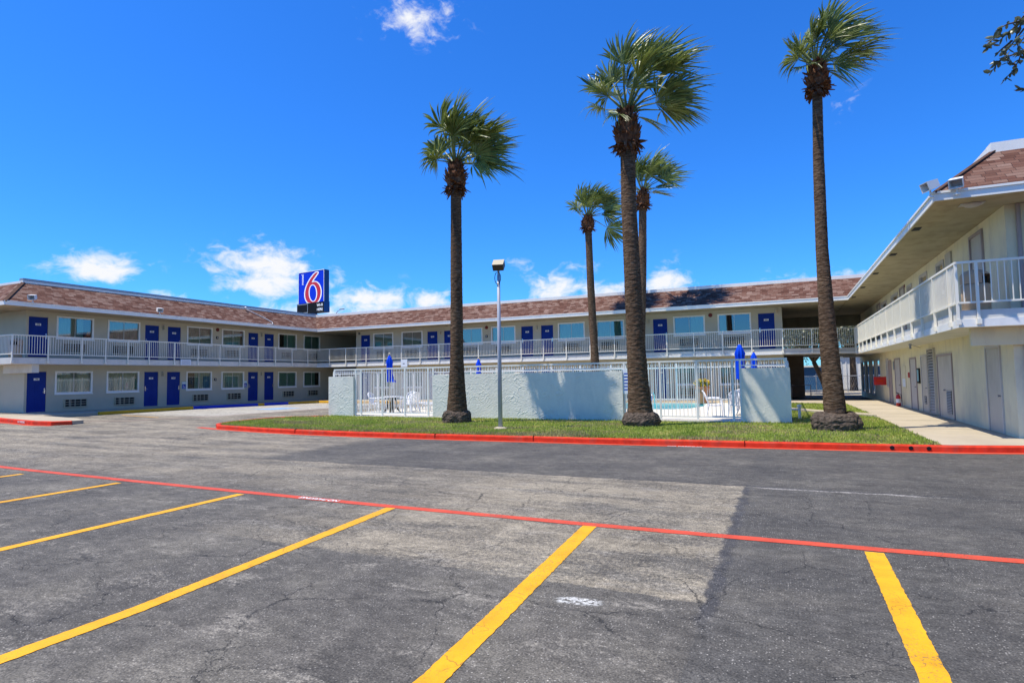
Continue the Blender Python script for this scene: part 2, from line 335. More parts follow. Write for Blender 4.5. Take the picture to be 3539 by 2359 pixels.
def water():
    m = new_mat('water', (.08, .42, .52), .06, .2); P = world_coords(m); n = tnoise(m, P, 3.0, 4, .6, .5)
    setcol(m, ramp(m, n, [(.35, (.015, .36, .44)), (.6, (.06, .56, .62)), (.72, (.30, .78, .80))])); bump(m, tnoise(m, P, 5, 3), .25, .03)
water()

# ------------------------------------------------------------------ mesh helpers
class MB:
    def __init__(s): s.v = []; s.f = []; s.mi = []; s.uv = None
    def add(s, vs, fs, mi=0):
        o = len(s.v); s.v += [tuple(p) for p in vs]; s.f += [tuple(i+o for i in f) for f in fs]; s.mi += [mi]*len(fs)
        return s
    def box(s, x0, x1, y0, y1, z0, z1, mi=0):
        v = [(x, y, z) for x in (x0, x1) for y in (y0, y1) for z in (z0, z1)]
        return s.add(v, [(0, 1, 3, 2), (4, 6, 7, 5), (0, 4, 5, 1), (2, 3, 7, 6), (0, 2, 6, 4), (1, 5, 7, 3)], mi)
    def quad(s, a, b, c, d, mi=0): return s.add([a, b, c, d], [(0, 1, 2, 3)], mi)
    def poly(s, pts, z0, z1, mi=0):
        n = len(pts); v = [(p[0], p[1], z0 if not callable(z0) else z0(*p)) for p in pts]+[(p[0], p[1], z1 if not callable(z1) else z1(*p)) for p in pts]
        return s.add(v, [tuple(range(n-1, -1, -1)), tuple(range(n, 2*n))]+[(i, (i+1) % n, n+(i+1) % n, n+i) for i in range(n)], mi)
    def tube(s, pts, r, n=8, mi=0, cap=True):
        pts = [Vector(p) for p in pts]; rr = [float(q) for q in (r if isinstance(r, (list, tuple)) else [r]*len(pts))]
        o = []; ref = Vector((0, 0, 1))
        for i, p in enumerate(pts):
            d = (pts[min(i+1, len(pts)-1)]-pts[max(i-1, 0)]).normalized()
            if abs(d.dot(ref)) > .95: ref = Vector((1, 0, 0)) if abs(d.x) < .9 else Vector((0, 1, 0))
            a = d.cross(ref).normalized(); b = d.cross(a)
            o += [p+rr[i]*(a*math.cos(2*math.pi*k/n)+b*math.sin(2*math.pi*k/n)) for k in range(n)]
        f = [(i*n+k, i*n+(k+1) % n, (i+1)*n+(k+1) % n, (i+1)*n+k) for i in range(len(pts)-1) for k in range(n)]
        if cap: f += [tuple(range(n-1, -1, -1)), tuple((len(pts)-1)*n+k for k in range(n))]
        return s.add(o, f, mi)
    def bar(s, a, b, wd, th, upv=(0, 0, 1), mi=0):
        a = Vector(a); b = Vector(b); d = (b-a).normalized(); u = Vector(upv); sd = d.cross(u).normalized(); u = sd.cross(d)
        v = [p+sd*(i*wd/2)+u*(j*th/2) for p in (a, b) for i in (-1, 1) for j in (-1, 1)]
        return s.add(v, [(0, 1, 3, 2), (4, 6, 7, 5), (0, 4, 5, 1), (2, 3, 7, 6), (0, 2, 6, 4), (1, 5, 7, 3)], mi)
    def lathe(s, prof, c=(0, 0, 0), n=20, mi=0):
        v = [(c[0]+r*math.cos(2*math.pi*k/n), c[1]+r*math.sin(2*math.pi*k/n), c[2]+z) for r, z in prof for k in range(n)]
        f = [(i*n+k, i*n+(k+1) % n, (i+1)*n+(k+1) % n, (i+1)*n+k) for i in range(len(prof)-1) for k in range(n)]
        f += [tuple(range(n-1, -1, -1)), tuple((len(prof)-1)*n+k for k in range(n))]
        return s.add(v, f, mi)
    def xform(s, M):
        s.v = [tuple(M @ Vector(p)) for p in s.v]; return s
    def mesh(s, name, mats, smooth=False):
        me = bpy.data.meshes.new(name); me.from_pydata(s.v, [], s.f)
        for m in (mats if isinstance(mats, (list, tuple)) else [mats]): me.materials.append(MATS[m])
        me.polygons.foreach_set('material_index', s.mi)
        if smooth: me.polygons.foreach_set('use_smooth', [True]*len(me.polygons))
        if s.uv is not None:
            l = me.uv_layers.new(name='UVMap')
            l.data.foreach_set('uv', np.array(s.uv, dtype=np.float32).ravel())
        me.update(); return me
def link(name, me, parent=None, loc=(0, 0, 0), rz=0.0):
    o = bpy.data.objects.new(name, me); COL.objects.link(o); o.location = loc; o.rotation_euler = (0, 0, rz)
    if parent is not None: o.parent = parent
    return o
def base_of(o):
    p = Vector((0, 0, 0))
    while o is not None: p = p+o.location; o = o.parent
    return p
def wobj(name, mb, mats, parent=None, smooth=False):
    """world-space mesh -> object with its origin at the mesh's foot, parented (unrotated parents only)"""
    a = np.array(mb.v); lo = a.min(0); hi = a.max(0); org = Vector(((lo[0]+hi[0])/2, (lo[1]+hi[1])/2, lo[2]))
    mb.v = [tuple(Vector(p)-org) for p in mb.v]
    return link(name, mb.mesh(name, mats, smooth), parent, org-(base_of(parent) if parent else Vector((0, 0, 0))))
def tag(o, label=None, cat=None, group=None, kind=None):
    for k, v in (('label', label), ('category', cat), ('group', group), ('kind', kind)):
        if v: o[k] = v
    return o
def thing(name, label, cat, loc, group=None, rz=0.0):
    return tag(link(name, None, None, loc, rz), label, cat, group)
def struct(name, mb, mats, smooth=False):
    return tag(wobj(name, mb, mats, None, smooth), kind='structure')
def copy_tree(o, parent=None):
    c = o.copy(); COL.objects.link(c); c.parent = parent
    for ch in list(o.children): copy_tree(ch, c)
    return c
_tc = {}
def text_mesh(txt, size, mat, extrude=.002, bold=0.0, spacing=1.0):
    key = (txt, size, mat, bold)
    if key in _tc: return _tc[key]
    cu = bpy.data.curves.new('lettering', 'FONT'); cu.body = txt; cu.size = size; cu.align_x = 'CENTER'; cu.align_y = 'CENTER'; cu.extrude = extrude; cu.offset = bold; cu.space_character = spacing
    cu.resolution_u = 4
    o = bpy.data.objects.new('lettering', cu); COL.objects.link(o); bpy.context.view_layer.update()
    me = bpy.data.meshes.new_from_object(o.evaluated_get(bpy.context.evaluated_depsgraph_get()))
    bpy.data.objects.remove(o); bpy.data.curves.remove(cu); me.materials.clear(); me.materials.append(MATS[mat]); me.name = 'lettering'
    _tc[key] = me; return me
def gz(x, y):
    return .0085*max(0., -x-14)*min(1., max(.15, (38-y)/14))

# ------------------------------------------------------------------ ground
def grid(x0, x1, y0, y1, nx, ny, zf):
    m = MB(); xs = np.linspace(x0, x1, nx+1); yy = np.linspace(y0, y1, ny+1)
    m.add([(x, y, zf(x, y)) for y in yy for x in xs], [(j*(nx+1)+i, j*(nx+1)+i+1, (j+1)*(nx+1)+i+1, (j+1)*(nx+1)+i) for j in range(ny) for i in range(nx)])
    return m
g = grid(-70, 50, -30, 70, 60, 50, gz)
o = 900.  # outer skirt out to the horizon
def edge_ring(m):
    def q(a, b, c, d): m.quad((*a, gz(*a)), (*b, gz(*b)), (*c, 0), (*d, 0))
    xs = np.linspace(-70, 50, 61); yy = np.linspace(-30, 70, 51)
    for i in range(60):
        f = lambda x: -o+(x+70)/120*2*o
        q((xs[i+1], -30), (xs[i], -30), (f(xs[i]), -o), (f(xs[i+1]), -o)); q((xs[i], 70), (xs[i+1], 70), (f(xs[i+1]), o), (f(xs[i]), o))
    for i in range(50):
        f = lambda y: -o+(y+30)/100*2*o
        q((-70, yy[i]), (-70, yy[i+1]), (-o, f(yy[i+1])), (-o, f(yy[i]))); q((50, yy[i+1]), (50, yy[i]), (o, f(yy[i])), (o, f(yy[i+1])))
edge_ring(g)
tag(link('asphalt_ground', g.mesh('asphalt_ground', 'asphalt')), kind='structure')

def strip_sheet(name, pts, wd, mat, lift=.004, jit=.012, n=60):
    """painted line along a polyline on the ground, with slightly uneven edges"""
    m = MB(); P = [Vector((p[0], p[1], 0)) for p in pts]; segs = [(P[i+1]-P[i]).length for i in range(len(P)-1)]; T = sum(segs); V = []
    for k in range(n+1):
        s_ = T*k/n; i = 0
        while i < len(segs)-1 and s_ > segs[i]: s_ -= segs[i]; i += 1
        d = (P[i+1]-P[i]).normalized(); c = P[i]+d*s_; nrm = Vector((-d.y, d.x, 0))
        for sg in (-1, 1):
            q = c+nrm*(sg*wd/2+random.uniform(-jit, jit)*.5); V.append((q.x, q.y, gz(q.x, q.y)+lift))
    m.add(V, [(2*k, 2*k+2, 2*k+3, 2*k+1) for k in range(n)])
    return tag(wobj(name, m, mat), kind='structure')
strip_sheet('red_line', [(-30, 7.5), (-15, 6.97), (-10.5, 6.8), (-4.8, 6.66), (-2, 6.66), (.7, 6.70), (1.9, 6.74), (12, 7.0)], .15, 'line_red', .0045, .008, 400)
for i, (xa, xb) in enumerate([(-13.36, -13.36), (-10.45, -10.5), (-7.55, -7.46), (-4.8, -4.5), (-2.075, -1.88), (.70, .68), (3.45, 3.45)]):
    strip_sheet('parking_line', [(xa, 6.585), (xa+(xb-xa), 3.0), (xb, .4)], .145 if i < 4 else .16, 'line_yellow', .0045, .009, 160)
# red paint on the asphalt at the foot of the island kerb and other faint marks
KB = [(-18.36, 14.95), (-15.86, 14.62), (-12.72, 14.42), (-8.97, 14.40), (-4.57, 14.54), (-.99, 14.74), (1.62, 14.93), (3.1, 15.0), (4.4, 15.30), (8, 15.42), (16, 15.5)]
strip_sheet('kerb_foot_paint', [(-19.6, 15.2)]+[(a, b-.06) for a, b in KB], .26, 'line_red', .0045, .02, 200)
strip_sheet('faint_red_line', [(-29.6, 13.9), (-25.6, 16.5), (-24.5, 20), (-23.5, 26), (-23, 31)], .11, 'line_faded', .0045, .03, 90)
strip_sheet('faint_yellow_line', [(-29.9, 18.9), (-26.3, 18.3)], .09, 'line_yellow', .0045, .03, 20)
for a, b in (((-29.9, 25.6), (-25.2, 25.2)), ((-29.9, 29.3), (-24.6, 28.9))): strip_sheet('blue_stall_line', [a, b], .1, 'line_blue', .0045, .03, 20)
m = MB(); m.quad(*[(x, y, gz(x, y)+.0045) for x, y in ((-27.6, 24.8), (-26.0, 24.8), (-26.0, 27.0), (-27.6, 27.0))]); struct('blue_stall_patch', m, 'line_blue')
def ground_text(txt, x, y, z, size, mat, rz, name):
    o = link(name, text_mesh(txt, size, mat, .0005, .004), None, (x, y, z), rz); tag(o, kind='structure'); return o
ground_text('NO PARKING', -6.12, 6.69, .0075, .12, 'line_white', math.pi-.02, 'painted_lettering')

# kerbs: swept profile with joints
def kerb(name, pts, mat, h=.15, wd=.16, inner=1, closed=False, seg=3.0, mats=None):
    m = MB(); P = [Vector((p[0], p[1], 0)) for p in pts]; dense = []
    for i in range(len(P)-1):
        k = max(1, int((P[i+1]-P[i]).length/.5))
        dense += [P[i].lerp(P[i+1], j/k) for j in range(k)]
    dense.append(P[-1]); n = len(dense); V = []; mi = []
    for i, p in enumerate(dense):
        d = (dense[min(i+1, n-1)]-dense[max(i-1, 0)]).normalized(); nr = Vector((-d.y, d.x, 0))*inner; b = gz(p.x, p.y)
        jz = mnoise.noise(Vector((p.x*.6, p.y*.6, 0)))*.008
        for off, z in ((0, -.12), (.012, h-.03), (.035, h-.006), (.06, h), (wd-.02, h), (wd, h-.015), (wd, -.12)):
            q = p+nr*off; V.append((q.x, q.y, b+z+(jz if z > 0 else 0)))
    F = [(i*7+k, (i+1)*7+k, (i+1)*7+k+1, i*7+k+1) for i in range(n-1) for k in range(6)]+[tuple(range(7)), tuple((n-1)*7+k for k in range(6, -1, -1))]
    m.add(V, F)
    if mats:
        for fi in range(len(F)-2):
            c = dense[fi//6]; m.mi[fi] = mats[1](c.x, c.y)
    return struct(name, m, mats[0] if mats else mat)
ISL = [(-18.1, 20.4), (-19.3, 19.4), (-19.75, 18.2), (-19.55, 16.6), (-19.1, 15.5), (-18.36, 14.95)]+KB[1:]
k = kerb('island_kerb', ISL, 'kerb_red', .135, .16, 1)
m = MB()
for xx in (2.02, 2.36, 2.68):
    yb = np.interp(xx, [p[0] for p in KB], [p[1] for p in KB]); m.lathe([(.0, -.002), (.045, -.002), (.04, .002), (.0, .002)], (0, 0, 0), 14)
    m.v[-56:] = [tuple(Matrix.Translation((xx, yb-.0035, .07)) @ Matrix.Rotation(math.pi/2, 4, 'X') @ Vector(p)) for p in m.v[-56:]]
struct('kerb_drain_holes', m, 'dark')
for xx in (-14.3, -9.0, -6.05, -.9):
    yb = np.interp(xx, [p[0] for p in KB], [p[1] for p in KB]); m = MB().box(xx-.005, xx+.005, yb-.003, yb+.10, .02, .1535); struct('kerb_joint', m, 'kerb_dark')
# turf
lawn_edge = [(-18.1, 20.5)]+[(a+.15, b) if i < 4 else (a, b+.16) for i, (a, b) in enumerate(ISL[1:-4])]+[(1.62, 15.09), (2.95, 15.14)]
side_edge = [(2.93, 15.2), (2.88, 17.5), (2.86, 21.0), (2.84, 25.2), (2.75, 30.3), (2.7, 33.3)]
LAWN = lawn_edge+side_edge+[(1.8, 33.4), (.3, 34.0), (.2, 20.9), (.2, 20.5)]
def in_poly(px, py, poly):
    c = np.zeros(px.shape, bool); n = len(poly); j = n-1
    for i in range(n):
        xi, yi = poly[i]; xj, yj = poly[j]
        c ^= ((yi > py) != (yj > py)) & (px < (xj-xi)*(py-yi)/(yj-yi+1e-12)+xi); j = i
    return c
def lawn_z(x, y): return .132+gz(x, y)*.5+.05*math.exp(-((x-1.2)**2+(y-18)**2)/2.5)+.02*mnoise.noise(Vector((x*.5, y*.5, 3)))
m = MB(); NX, NY = 115, 98; gx = np.linspace(-20, 3, NX+1); gy = np.linspace(14.2, 34, NY+1)
cx, cy = np.meshgrid((gx[1:]+gx[:-1])/2, (gy[1:]+gy[:-1])/2); ins = in_poly(cx, cy, LAWN)
vid = {}
for j in range(NY):
    for i in range(NX):
        if not ins[j, i]: continue
        ids = []
        for (a, b) in ((i, j), (i+1, j), (i+1, j+1), (i, j+1)):
            if (a, b) not in vid: vid[(a, b)] = len(m.v); m.v.append((gx[a], gy[b], lawn_z(gx[a], gy[b])))
            ids.append(vid[(a, b)])
        m.f.append(tuple(ids)); m.mi.append(0)
struct('lawn', m, 'turf')
def grass():
    n = 95000; px = rng.uniform(-20, 3.0, n*2); py = 14.3+(33.8-14.3)*rng.random(n*2)**1.9
    k = in_poly(px, py, LAWN); px, py = px[k][:n], py[k][:n]; n = len(px)
    h = rng.uniform(.025, .07, n)*(1+.5*np.array([mnoise.noise(Vector((x*.7, y*.7, 9))) for x, y in zip(px, py)])); a = rng.uniform(0, 6.283, n); wd = rng.uniform(.006, .014, n)*1.3
    z = np.array([lawn_z(x, y) for x, y in zip(px, py)])
    lean = rng.uniform(-.03, .03, (n, 2))
    V = np.zeros((n, 3, 3)); V[:, 0] = np.stack([px-np.cos(a)*wd, py-np.sin(a)*wd, z-.01], 1); V[:, 1] = np.stack([px+np.cos(a)*wd, py+np.sin(a)*wd, z-.01], 1)
    V[:, 2] = np.stack([px+lean[:, 0], py+lean[:, 1], z+h], 1)
    me = bpy.data.meshes.new('grass'); me.vertices.add(3*n); me.vertices.foreach_set('co', V.ravel()); me.loops.add(3*n); me.loops.foreach_set('vertex_index', np.arange(3*n))
    me.polygons.add(n); me.polygons.foreach_set('loop_start', np.arange(n)*3); me.polygons.foreach_set('loop_total', np.full(n, 3))
    me.materials.append(MATS['grass_blade']); me.materials.append(MATS['grass_dry'])
    dry = np.array([mnoise.fractal(Vector((x*.45, y*.9, 2)), 1., 2., 4) for x, y in zip(px, py)])+rng.normal(0, .25, n)
    edge = np.exp(-np.abs(py-np.interp(px, [p[0] for p in KB], [p[1]+.2 for p in KB]))/.25)*.45
    for bx, by in ((-10.5, 18.5), (-4.1, 18.6), (1.2, 18.), (-7.9, 16.6), (-5.9, 15.1), (-16.5, 16.8), (-14.5, 17.0)): edge += .7*np.exp(-((px-bx)**2/.9+(py-by)**2/.35))
    me.polygons.foreach_set('material_index', ((dry+edge) > .36).astype(np.int32)); me.update(); me.validate()
    tag(link('grass', me), kind='stuff')
grass()

# pavements
m = MB().poly([(2.95, 15.16), (3.1, 15.16), (4.4, 15.46), (8, 15.58), (16, 15.66), (16, 38), (0.0, 38), (0.0, 34.0), (.3, 34.0), (1.8, 33.4), (2.7, 33.3), (2.75, 30.3), (2.84, 25.2), (2.86, 21.0), (2.88, 17.5)], -.1, .14)
struct('right_pavement', m, 'concrete')
m = MB()
for yy in (19.2, 22.4, 25.6, 28.8, 32.0): m.box(2.85, 4.7, yy-.006, yy+.006, .13, .1425)
struct('pavement_joints', m, 'dark')
m = MB().poly([(.22, 27.7), (1.4, 25.6), (2.84, 24.0), (2.84, 25.0), (1.5, 26.5), (.22, 28.6)], .05, .185); struct('footpath', m, 'concrete')
XS = -31.3
m = MB(); m.poly([(-48, 16.2), (XS, 16.2), (XS, 33.2), (-30.9, 33.9), (-2, 33.9), (-2, 38.5), (-48, 38.5)], -.2, lambda x, y: .15+gz(x, y)); struct('left_pavement', m, 'concrete')
def kcol(x, y):
    if x > -30.95: return 0
    return 1 if (24.2 < y < 28.6 or 29.0 < y < 31.2) else 0
kerb('left_kerb', [(-2.0, 33.72), (-30.95, 33.72), (XS+.17, 33.1), (XS+.17, 18.6)], None, .166, .17, -1, mats=(['kerb_yellow', 'kerb_blue'], kcol))
# corner island at the left with a red kerb
ci = [(-48, 16.0), (-48, 14.4), (-33, 14.7), (-27.2, 13.85), (-26.3, 13.95), (-25.9, 14.35), (-26.0, 14.9), (-27.5, 15.5), (-31, 16.0)]
m = MB().poly(ci, -.1, lambda x, y: .145+gz(x, y)); struct('corner_pavement', m, 'concrete')
kerb('corner_kerb', [(-48, 14.25), (-33, 14.55), (-27.2, 13.70), (-26.2, 13.82), (-25.75, 14.3)], 'kerb_red', .16, .16, 1)
strip_sheet('corner_foot_paint', [(-48, 14.12), (-33, 14.45), (-27.2, 13.58), (-26.0, 13.72)], .22, 'line_red', .0045, .03, 60)
o = link('painted_lettering', text_mesh('NO PARKING', .12, 'line_white', .0005, .003), None, (-28.35, 13.862, gz(-28, 14)+.085)); o.rotation_euler = (math.pi/2, 0, -.145); tag(o, kind='structure')
o = link('painted_lettering', text_mesh('NO PARKING', .13, 'line_white', .0005, .003), None, (-2.2, 14.50, .0075), .05); tag(o, kind='structure')
# pool terrace with the pool cut in
POOL = [(-9.5, 26.9), (-4.6, 26.9), (-3.9, 27.6), (-3.55, 29.5), (-3.7, 32.2), (-4.4, 32.9), (-9.5, 32.9)]
m = MB(); DZ = .17
m.box(-18.2, -9.5, 20.45, 33.4, -.05, DZ); m.box(-3.5, .12, 20.45, 33.4, -.05, DZ); m.box(-9.5, -3.5, 20.45, 26.8, -.05, DZ); m.box(-9.5, -3.5, 33.0, 33.4, -.05, DZ)
m.poly([(-3.5, 26.8), (-3.5, 29.5), (-3.55, 29.5), (-3.9, 27.6), (-4.6, 26.9), (-9.5, 26.9), (-9.5, 26.8)], -.05, DZ); m.poly([(-3.5, 29.5), (-3.5, 33.0), (-9.5, 33.0), (-9.5, 32.9), (-4.4, 32.9), (-3.7, 32.2), (-3.55, 29.5)], -.05, DZ)
struct('pool_terrace', m, 'pool_deck')
m = MB().poly(POOL, -.04, .10); struct('pool_water', m, 'water')

# ------------------------------------------------------------------ shared facade parts (front faces local -Y, foot at the wall line)
DW, DH = .86, 2.03
def door_mesh():
    m = MB(); m.box(-DW/2, DW/2, -.012, .03, 0, DH)
    for (u0, u1) in ((-.34, -.05), (.05, .34)):
        for (v0, v1) in ((.18, .78), (.92, 1.52), (1.64, 1.90)):
            t = .016
            m.box(u0, u1, -.018, -.012, v0, v0+t); m.box(u0, u1, -.018, -.012, v1-t, v1); m.box(u0, u0+t, -.018, -.012, v0+t, v1-t); m.box(u1-t, u1, -.018, -.012, v0+t, v1-t)
            m.box(u0+.045, u1-.045, -.017, -.012, v0+.045, v1-.045)
    return m.mesh('door', 'door_blue')
def doorframe_mesh():
    m = MB(); w0 = DW/2; m.box(-w0-.07, -w0-.003, -.03, .05, 0, DH+.07); m.box(w0+.003, w0+.07, -.03, .05, 0, DH+.07); m.box(-w0-.003, w0+.003, -.03, .05, DH+.003, DH+.07); m.box(-w0-.003, w0+.003, -.06, .05, -.03, -.002)
    return m.mesh('frame', 'trim_mauve')
def handle_mesh():
    m = MB(); m.box(-.03, .03, -.05, -.0125, .93, 1.10); m.tube([(0, -.05, 1.0), (0, -.09, 1.0), (.12, -.09, 1.0)], .012, 8); m.box(-.022, .022, -.035, -.0125, 1.13, 1.19); return m.mesh('handle', 'chrome')
def plate_mesh(): return MB().box(-.125, .125, -.024, -.0185, 1.60, 1.71).mesh('number_plate', 'plate_white')
WW, WH = 1.86, 1.22
def winframe_mesh():
    m = MB(); a, b = WW/2, .085
    m.box(-a, -a+b, -.035, .06, 0, WH); m.box(a-b, a, -.035, .06, 0, WH); m.box(-a+b, a-b, -.033, .06, WH-b, WH); m.box(-a+b, a-b, -.045, .06, 0, b)
    m.box(-a+b, a-b, -.012, .05, b+.001, b+.03); m.box(-.006, .006, .012, .05, b+.03, WH-b); m.box(-a-.02, a+.02, -.06, -.0455, -.02, .03)
    return m.mesh('window', 'window_white')
def pane_mesh(): return MB().quad((-WW/2+.08, .03, .08), (WW/2-.08, .03, .08), (WW/2-.08, .03, WH-.08), (-WW/2+.08, .03, WH-.08)).mesh('pane', 'window_glass')
def curtain_mesh(x0, x1, seed):
    rr = random.Random(seed); m = MB(); n = int((x1-x0)*70); V = []; ph = 0
    for i in range(n+1):
        x = x0+(x1-x0)*i/n; ph += rr.uniform(.45, .75); y = .11+.022*math.sin(ph)+.006*math.sin(ph*.37+seed)
        V += [(x, y, .05), (x, y, WH-.05)]
    m.add(V, [(2*i, 2*i+2, 2*i+3, 2*i+1) for i in range(n)]); return m.mesh('curtain', 'curtain', True)
def ac_mesh():
    m = MB(); m.box(-.56, .56, -.10, .05, 0, .03, 0); m.box(-.56, .56, -.10, .05, .39, .42, 0); m.box(-.56, -.53, -.10, .05, .03, .39, 0); m.box(.53, .56, -.10, .05, .03, .39, 0)
    m.box(-.53, .53, -.055, .04, .03, .39, 1)
    for i in range(1, 3): m.box(-.53, .53, -.098, -.085, .03+.36*i/3-.012, .03+.36*i/3+.012, 0)
    for x in (-.33, -.26, -.05, .24): m.box(x-.013, x+.013, -.0965, -.087, .03, .39, 0)
    return m.mesh('air_conditioner', ['cream_metal', 'dark'])
def acup_mesh():
    m = MB(); m.box(-.56, .56, -.06, .05, 0, .42, 1)
    for i in range(0, 5): m.box(-.56, .56, -.075, -.061, .42*i/4-.012, .42*i/4+.012, 0)
    for x in np.linspace(-.55, .55, 9): m.box(x-.012, x+.012, -.074, -.062, .012, .408, 0)
    return m.mesh('air_conditioner', ['cream_metal', 'dark'])
def lamp_mesh():
    m = MB(); m.box(-.07, .07, -.03, 0.01, 0, .30, 0); m.lathe([(.05, .03), (.062, .08), (.062, .22), (.05, .25)], (0, -.09, 0), 12, 1); m.box(-.06, .06, -.12, -.03, .255, .285, 0); return m.mesh('wall_lamp', ['trim_beige', 'cream_metal'])
def alarm_mesh():
    m = MB(); n = 18; m.lathe([(.0, 0), (.12, 0), (.12, .03), (.08, .05), (0, .05)], (0, 0, 0), n); m.xform(Matrix.Rotation(math.pi/2, 4, 'X')); return m.mesh('alarm_bell', 'alarm_red')
def pull_mesh():
    m = MB(); m.box(-.07, .07, -.05, .01, 0, .17, 0); m.box(-.025, .025, -.056, -.0505, .05, .12, 1); return m.mesh('alarm_box', ['dark', 'plate_white'])
PR = dict(door=door_mesh(), dframe=doorframe_mesh(), handle=handle_mesh(), plate=plate_mesh(), win=winframe_mesh(), pane=pane_mesh(), ac=ac_mesh(), acup=acup_mesh(), lamp=lamp_mesh(), alarm=alarm_mesh(), pull=pull_mesh())
a_ = WW/2-.07
CURT = [curtain_mesh(-a_, a_, 1), curtain_mesh(-a_, .45, 2), curtain_mesh(-.25, a_, 3), curtain_mesh(-a_, .68, 4), curtain_mesh(-a_, -.40, 5), curtain_mesh(.1, a_, 6)]

class Wing:
    """a motel wing: facade on one wall line. axis 'x' or 'y'; u = coordinate along the line seen left to right"""
    def __init__(s, root, kind, plane):
        s.root = root; s.kind = kind; s.plane = plane; s.b = Vector(root.location)
        s.rz = {'left': math.pi/2, 'far': 0.0, 'right': -math.pi/2}[kind]
    def P(s, u, z, out=0.0):
        return {'left': Vector((s.plane+out, u, z)), 'far': Vector((u, s.plane-out, z)), 'right': Vector((s.plane-out, u, z))}[s.kind]
    def put(s, name, me, u, z, out=0.0, parent=None):
        if parent is None: return link(name, me, s.root, s.P(u, z, out)-s.b, s.rz)
        return link(name, me, parent)
    def door(s, u, z, num=None, flip=False, lower=False):
        d = s.put('door', PR['door'], u, z, -.045)
        s.put('frame', PR['dframe'], 0, 0, 0, d)
        h = s.put('handle', PR['handle'], 0, 0, 0, d); h.location = (-.36 if flip else .36, 0, 0); h.scale = (-1 if not flip else 1, 1, 1)
        p = s.put('number_plate', PR['plate'], 0, 0, 0, d)
        if num: t = link('door_number', text_mesh(num, .115, 'ink', .001, .002), d, (0, -.0262, 1.655)); t.rotation_euler = (math.pi/2, 0, 0)
        return d
    def window(s, u, z, c=0, width=WW):
        f = s.put('window', PR['win'], u, z, 0)
        s.put('pane', PR['pane'], 0, 0, 0, f)
        if c is not None: s.put('curtain', CURT[c], 0, 0, 0, f)
        return f
def wall_holes(m, axis, plane, outv, u0, u1, z0, z1, holes, depth=.14, mi=0):
    """front wall sheet with rectangular openings and their reveals"""
    us = sorted({u0, u1, *[h[0] for h in holes], *[h[1] for h in holes]}); zs = sorted({z0, z1, *[h[2] for h in holes], *[h[3] for h in holes]})
    def pt(u, z, d=0.0): return (plane-outv*d, u, z) if axis == 'x' else (u, plane-outv*d, z)
    for i in range(len(us)-1):
        for j in range(len(zs)-1):
            uc, zc = (us[i]+us[i+1])/2, (zs[j]+zs[j+1])/2
            if any(h[0] < uc < h[1] and h[2] < zc < h[3] for h in holes): continue
            m.quad(pt(us[i], zs[j]), pt(us[i+1], zs[j]), pt(us[i+1], zs[j+1]), pt(us[i], zs[j+1]), mi)
    for h in holes:
        a, b, c, d = h[:4]; D = depth
        for (p, q) in (((a, c), (b, c)), ((b, c), (b, d)), ((b, d), (a, d)), ((a, d), (a, c))):
            m.quad(pt(*p), pt(*q), pt(*q, D), pt(*p, D), mi)
FL = 3.05; SLB = 2.72; SOF = 5.46; EAVE = 5.615; RTOP = 6.78; RAIL = 4.12
XL, YF, XR = -34.6, 37.3, 4.75
RXL, RYF, RXR = -33.2, 36.0, 3.6          # rail lines
EXL, EYF, EXR = -32.75, 35.5, 3.17        # eave lines
YC = 17.0                                 # front ends of both side wings
ZL0 = .31                                 # ground-floor level, left

def railing(root, pts, posts, name='railing', zt=RAIL, zb=FL+.14, gap=.115, bot=None):
    m = MB(); base_z = bot if bot is not None else SLB+.06
    for a, b in zip(pts[:-1], pts[1:]):
        A = Vector((*a, 0)); B = Vector((*b, 0)); d = (B-A).normalized(); Ln = (B-A).length
        m.bar(A+Vector((0, 0, zt-.025))-d*.02, B+Vector((0, 0, zt-.025))+d*.02, .055, .05); m.bar(A+Vector((0, 0, zb)), B+Vector((0, 0, zb)), .04, .04)
        n = int(Ln/gap)
        for i in range(1, n):
            p = A+d*(Ln*i/n); m.box(p.x-.009, p.x+.009, p.y-.009, p.y+.009, zb+.02, zt-.05)
    r = wobj(name, m, 'rail_paint', root)
    for (x, y) in posts:
        q = MB().box(x-.027, x+.027, y-.027, y+.027, base_z, zt-.051); q.box(x-.045, x+.045, y-.045, y+.045, base_z-.02, base_z+.10); wobj('post', q, 'rail_paint', r)
    return r
def roof_mesh(polys):
    """each poly: (eaveA, eaveB, topB, topA) 3-D points; uv in metres along eave / up slope"""
    m = MB(); m.uv = []
    for (a, b, c, d) in polys:
        a, b, c, d = map(Vector, (a, b, c, d)); e = (b-a).normalized(); nrm = e.cross(d-a).normalized(); s_ = nrm.cross(e)
        if s_.z < 0: s_ = -s_
        m.quad(a, b, c, d); off = a.x+a.y*1.7
        for p in (a, b, c, d): m.uv.append(((p-a).dot(e)+off, (p-a).dot(s_)))
    return m
def fascia_run(m, a, b, z0, z1, th=.03):
    m.bar(Vector((*a, (z0+z1)/2)), Vector((*b, (z0+z1)/2)), th, z1-z0)

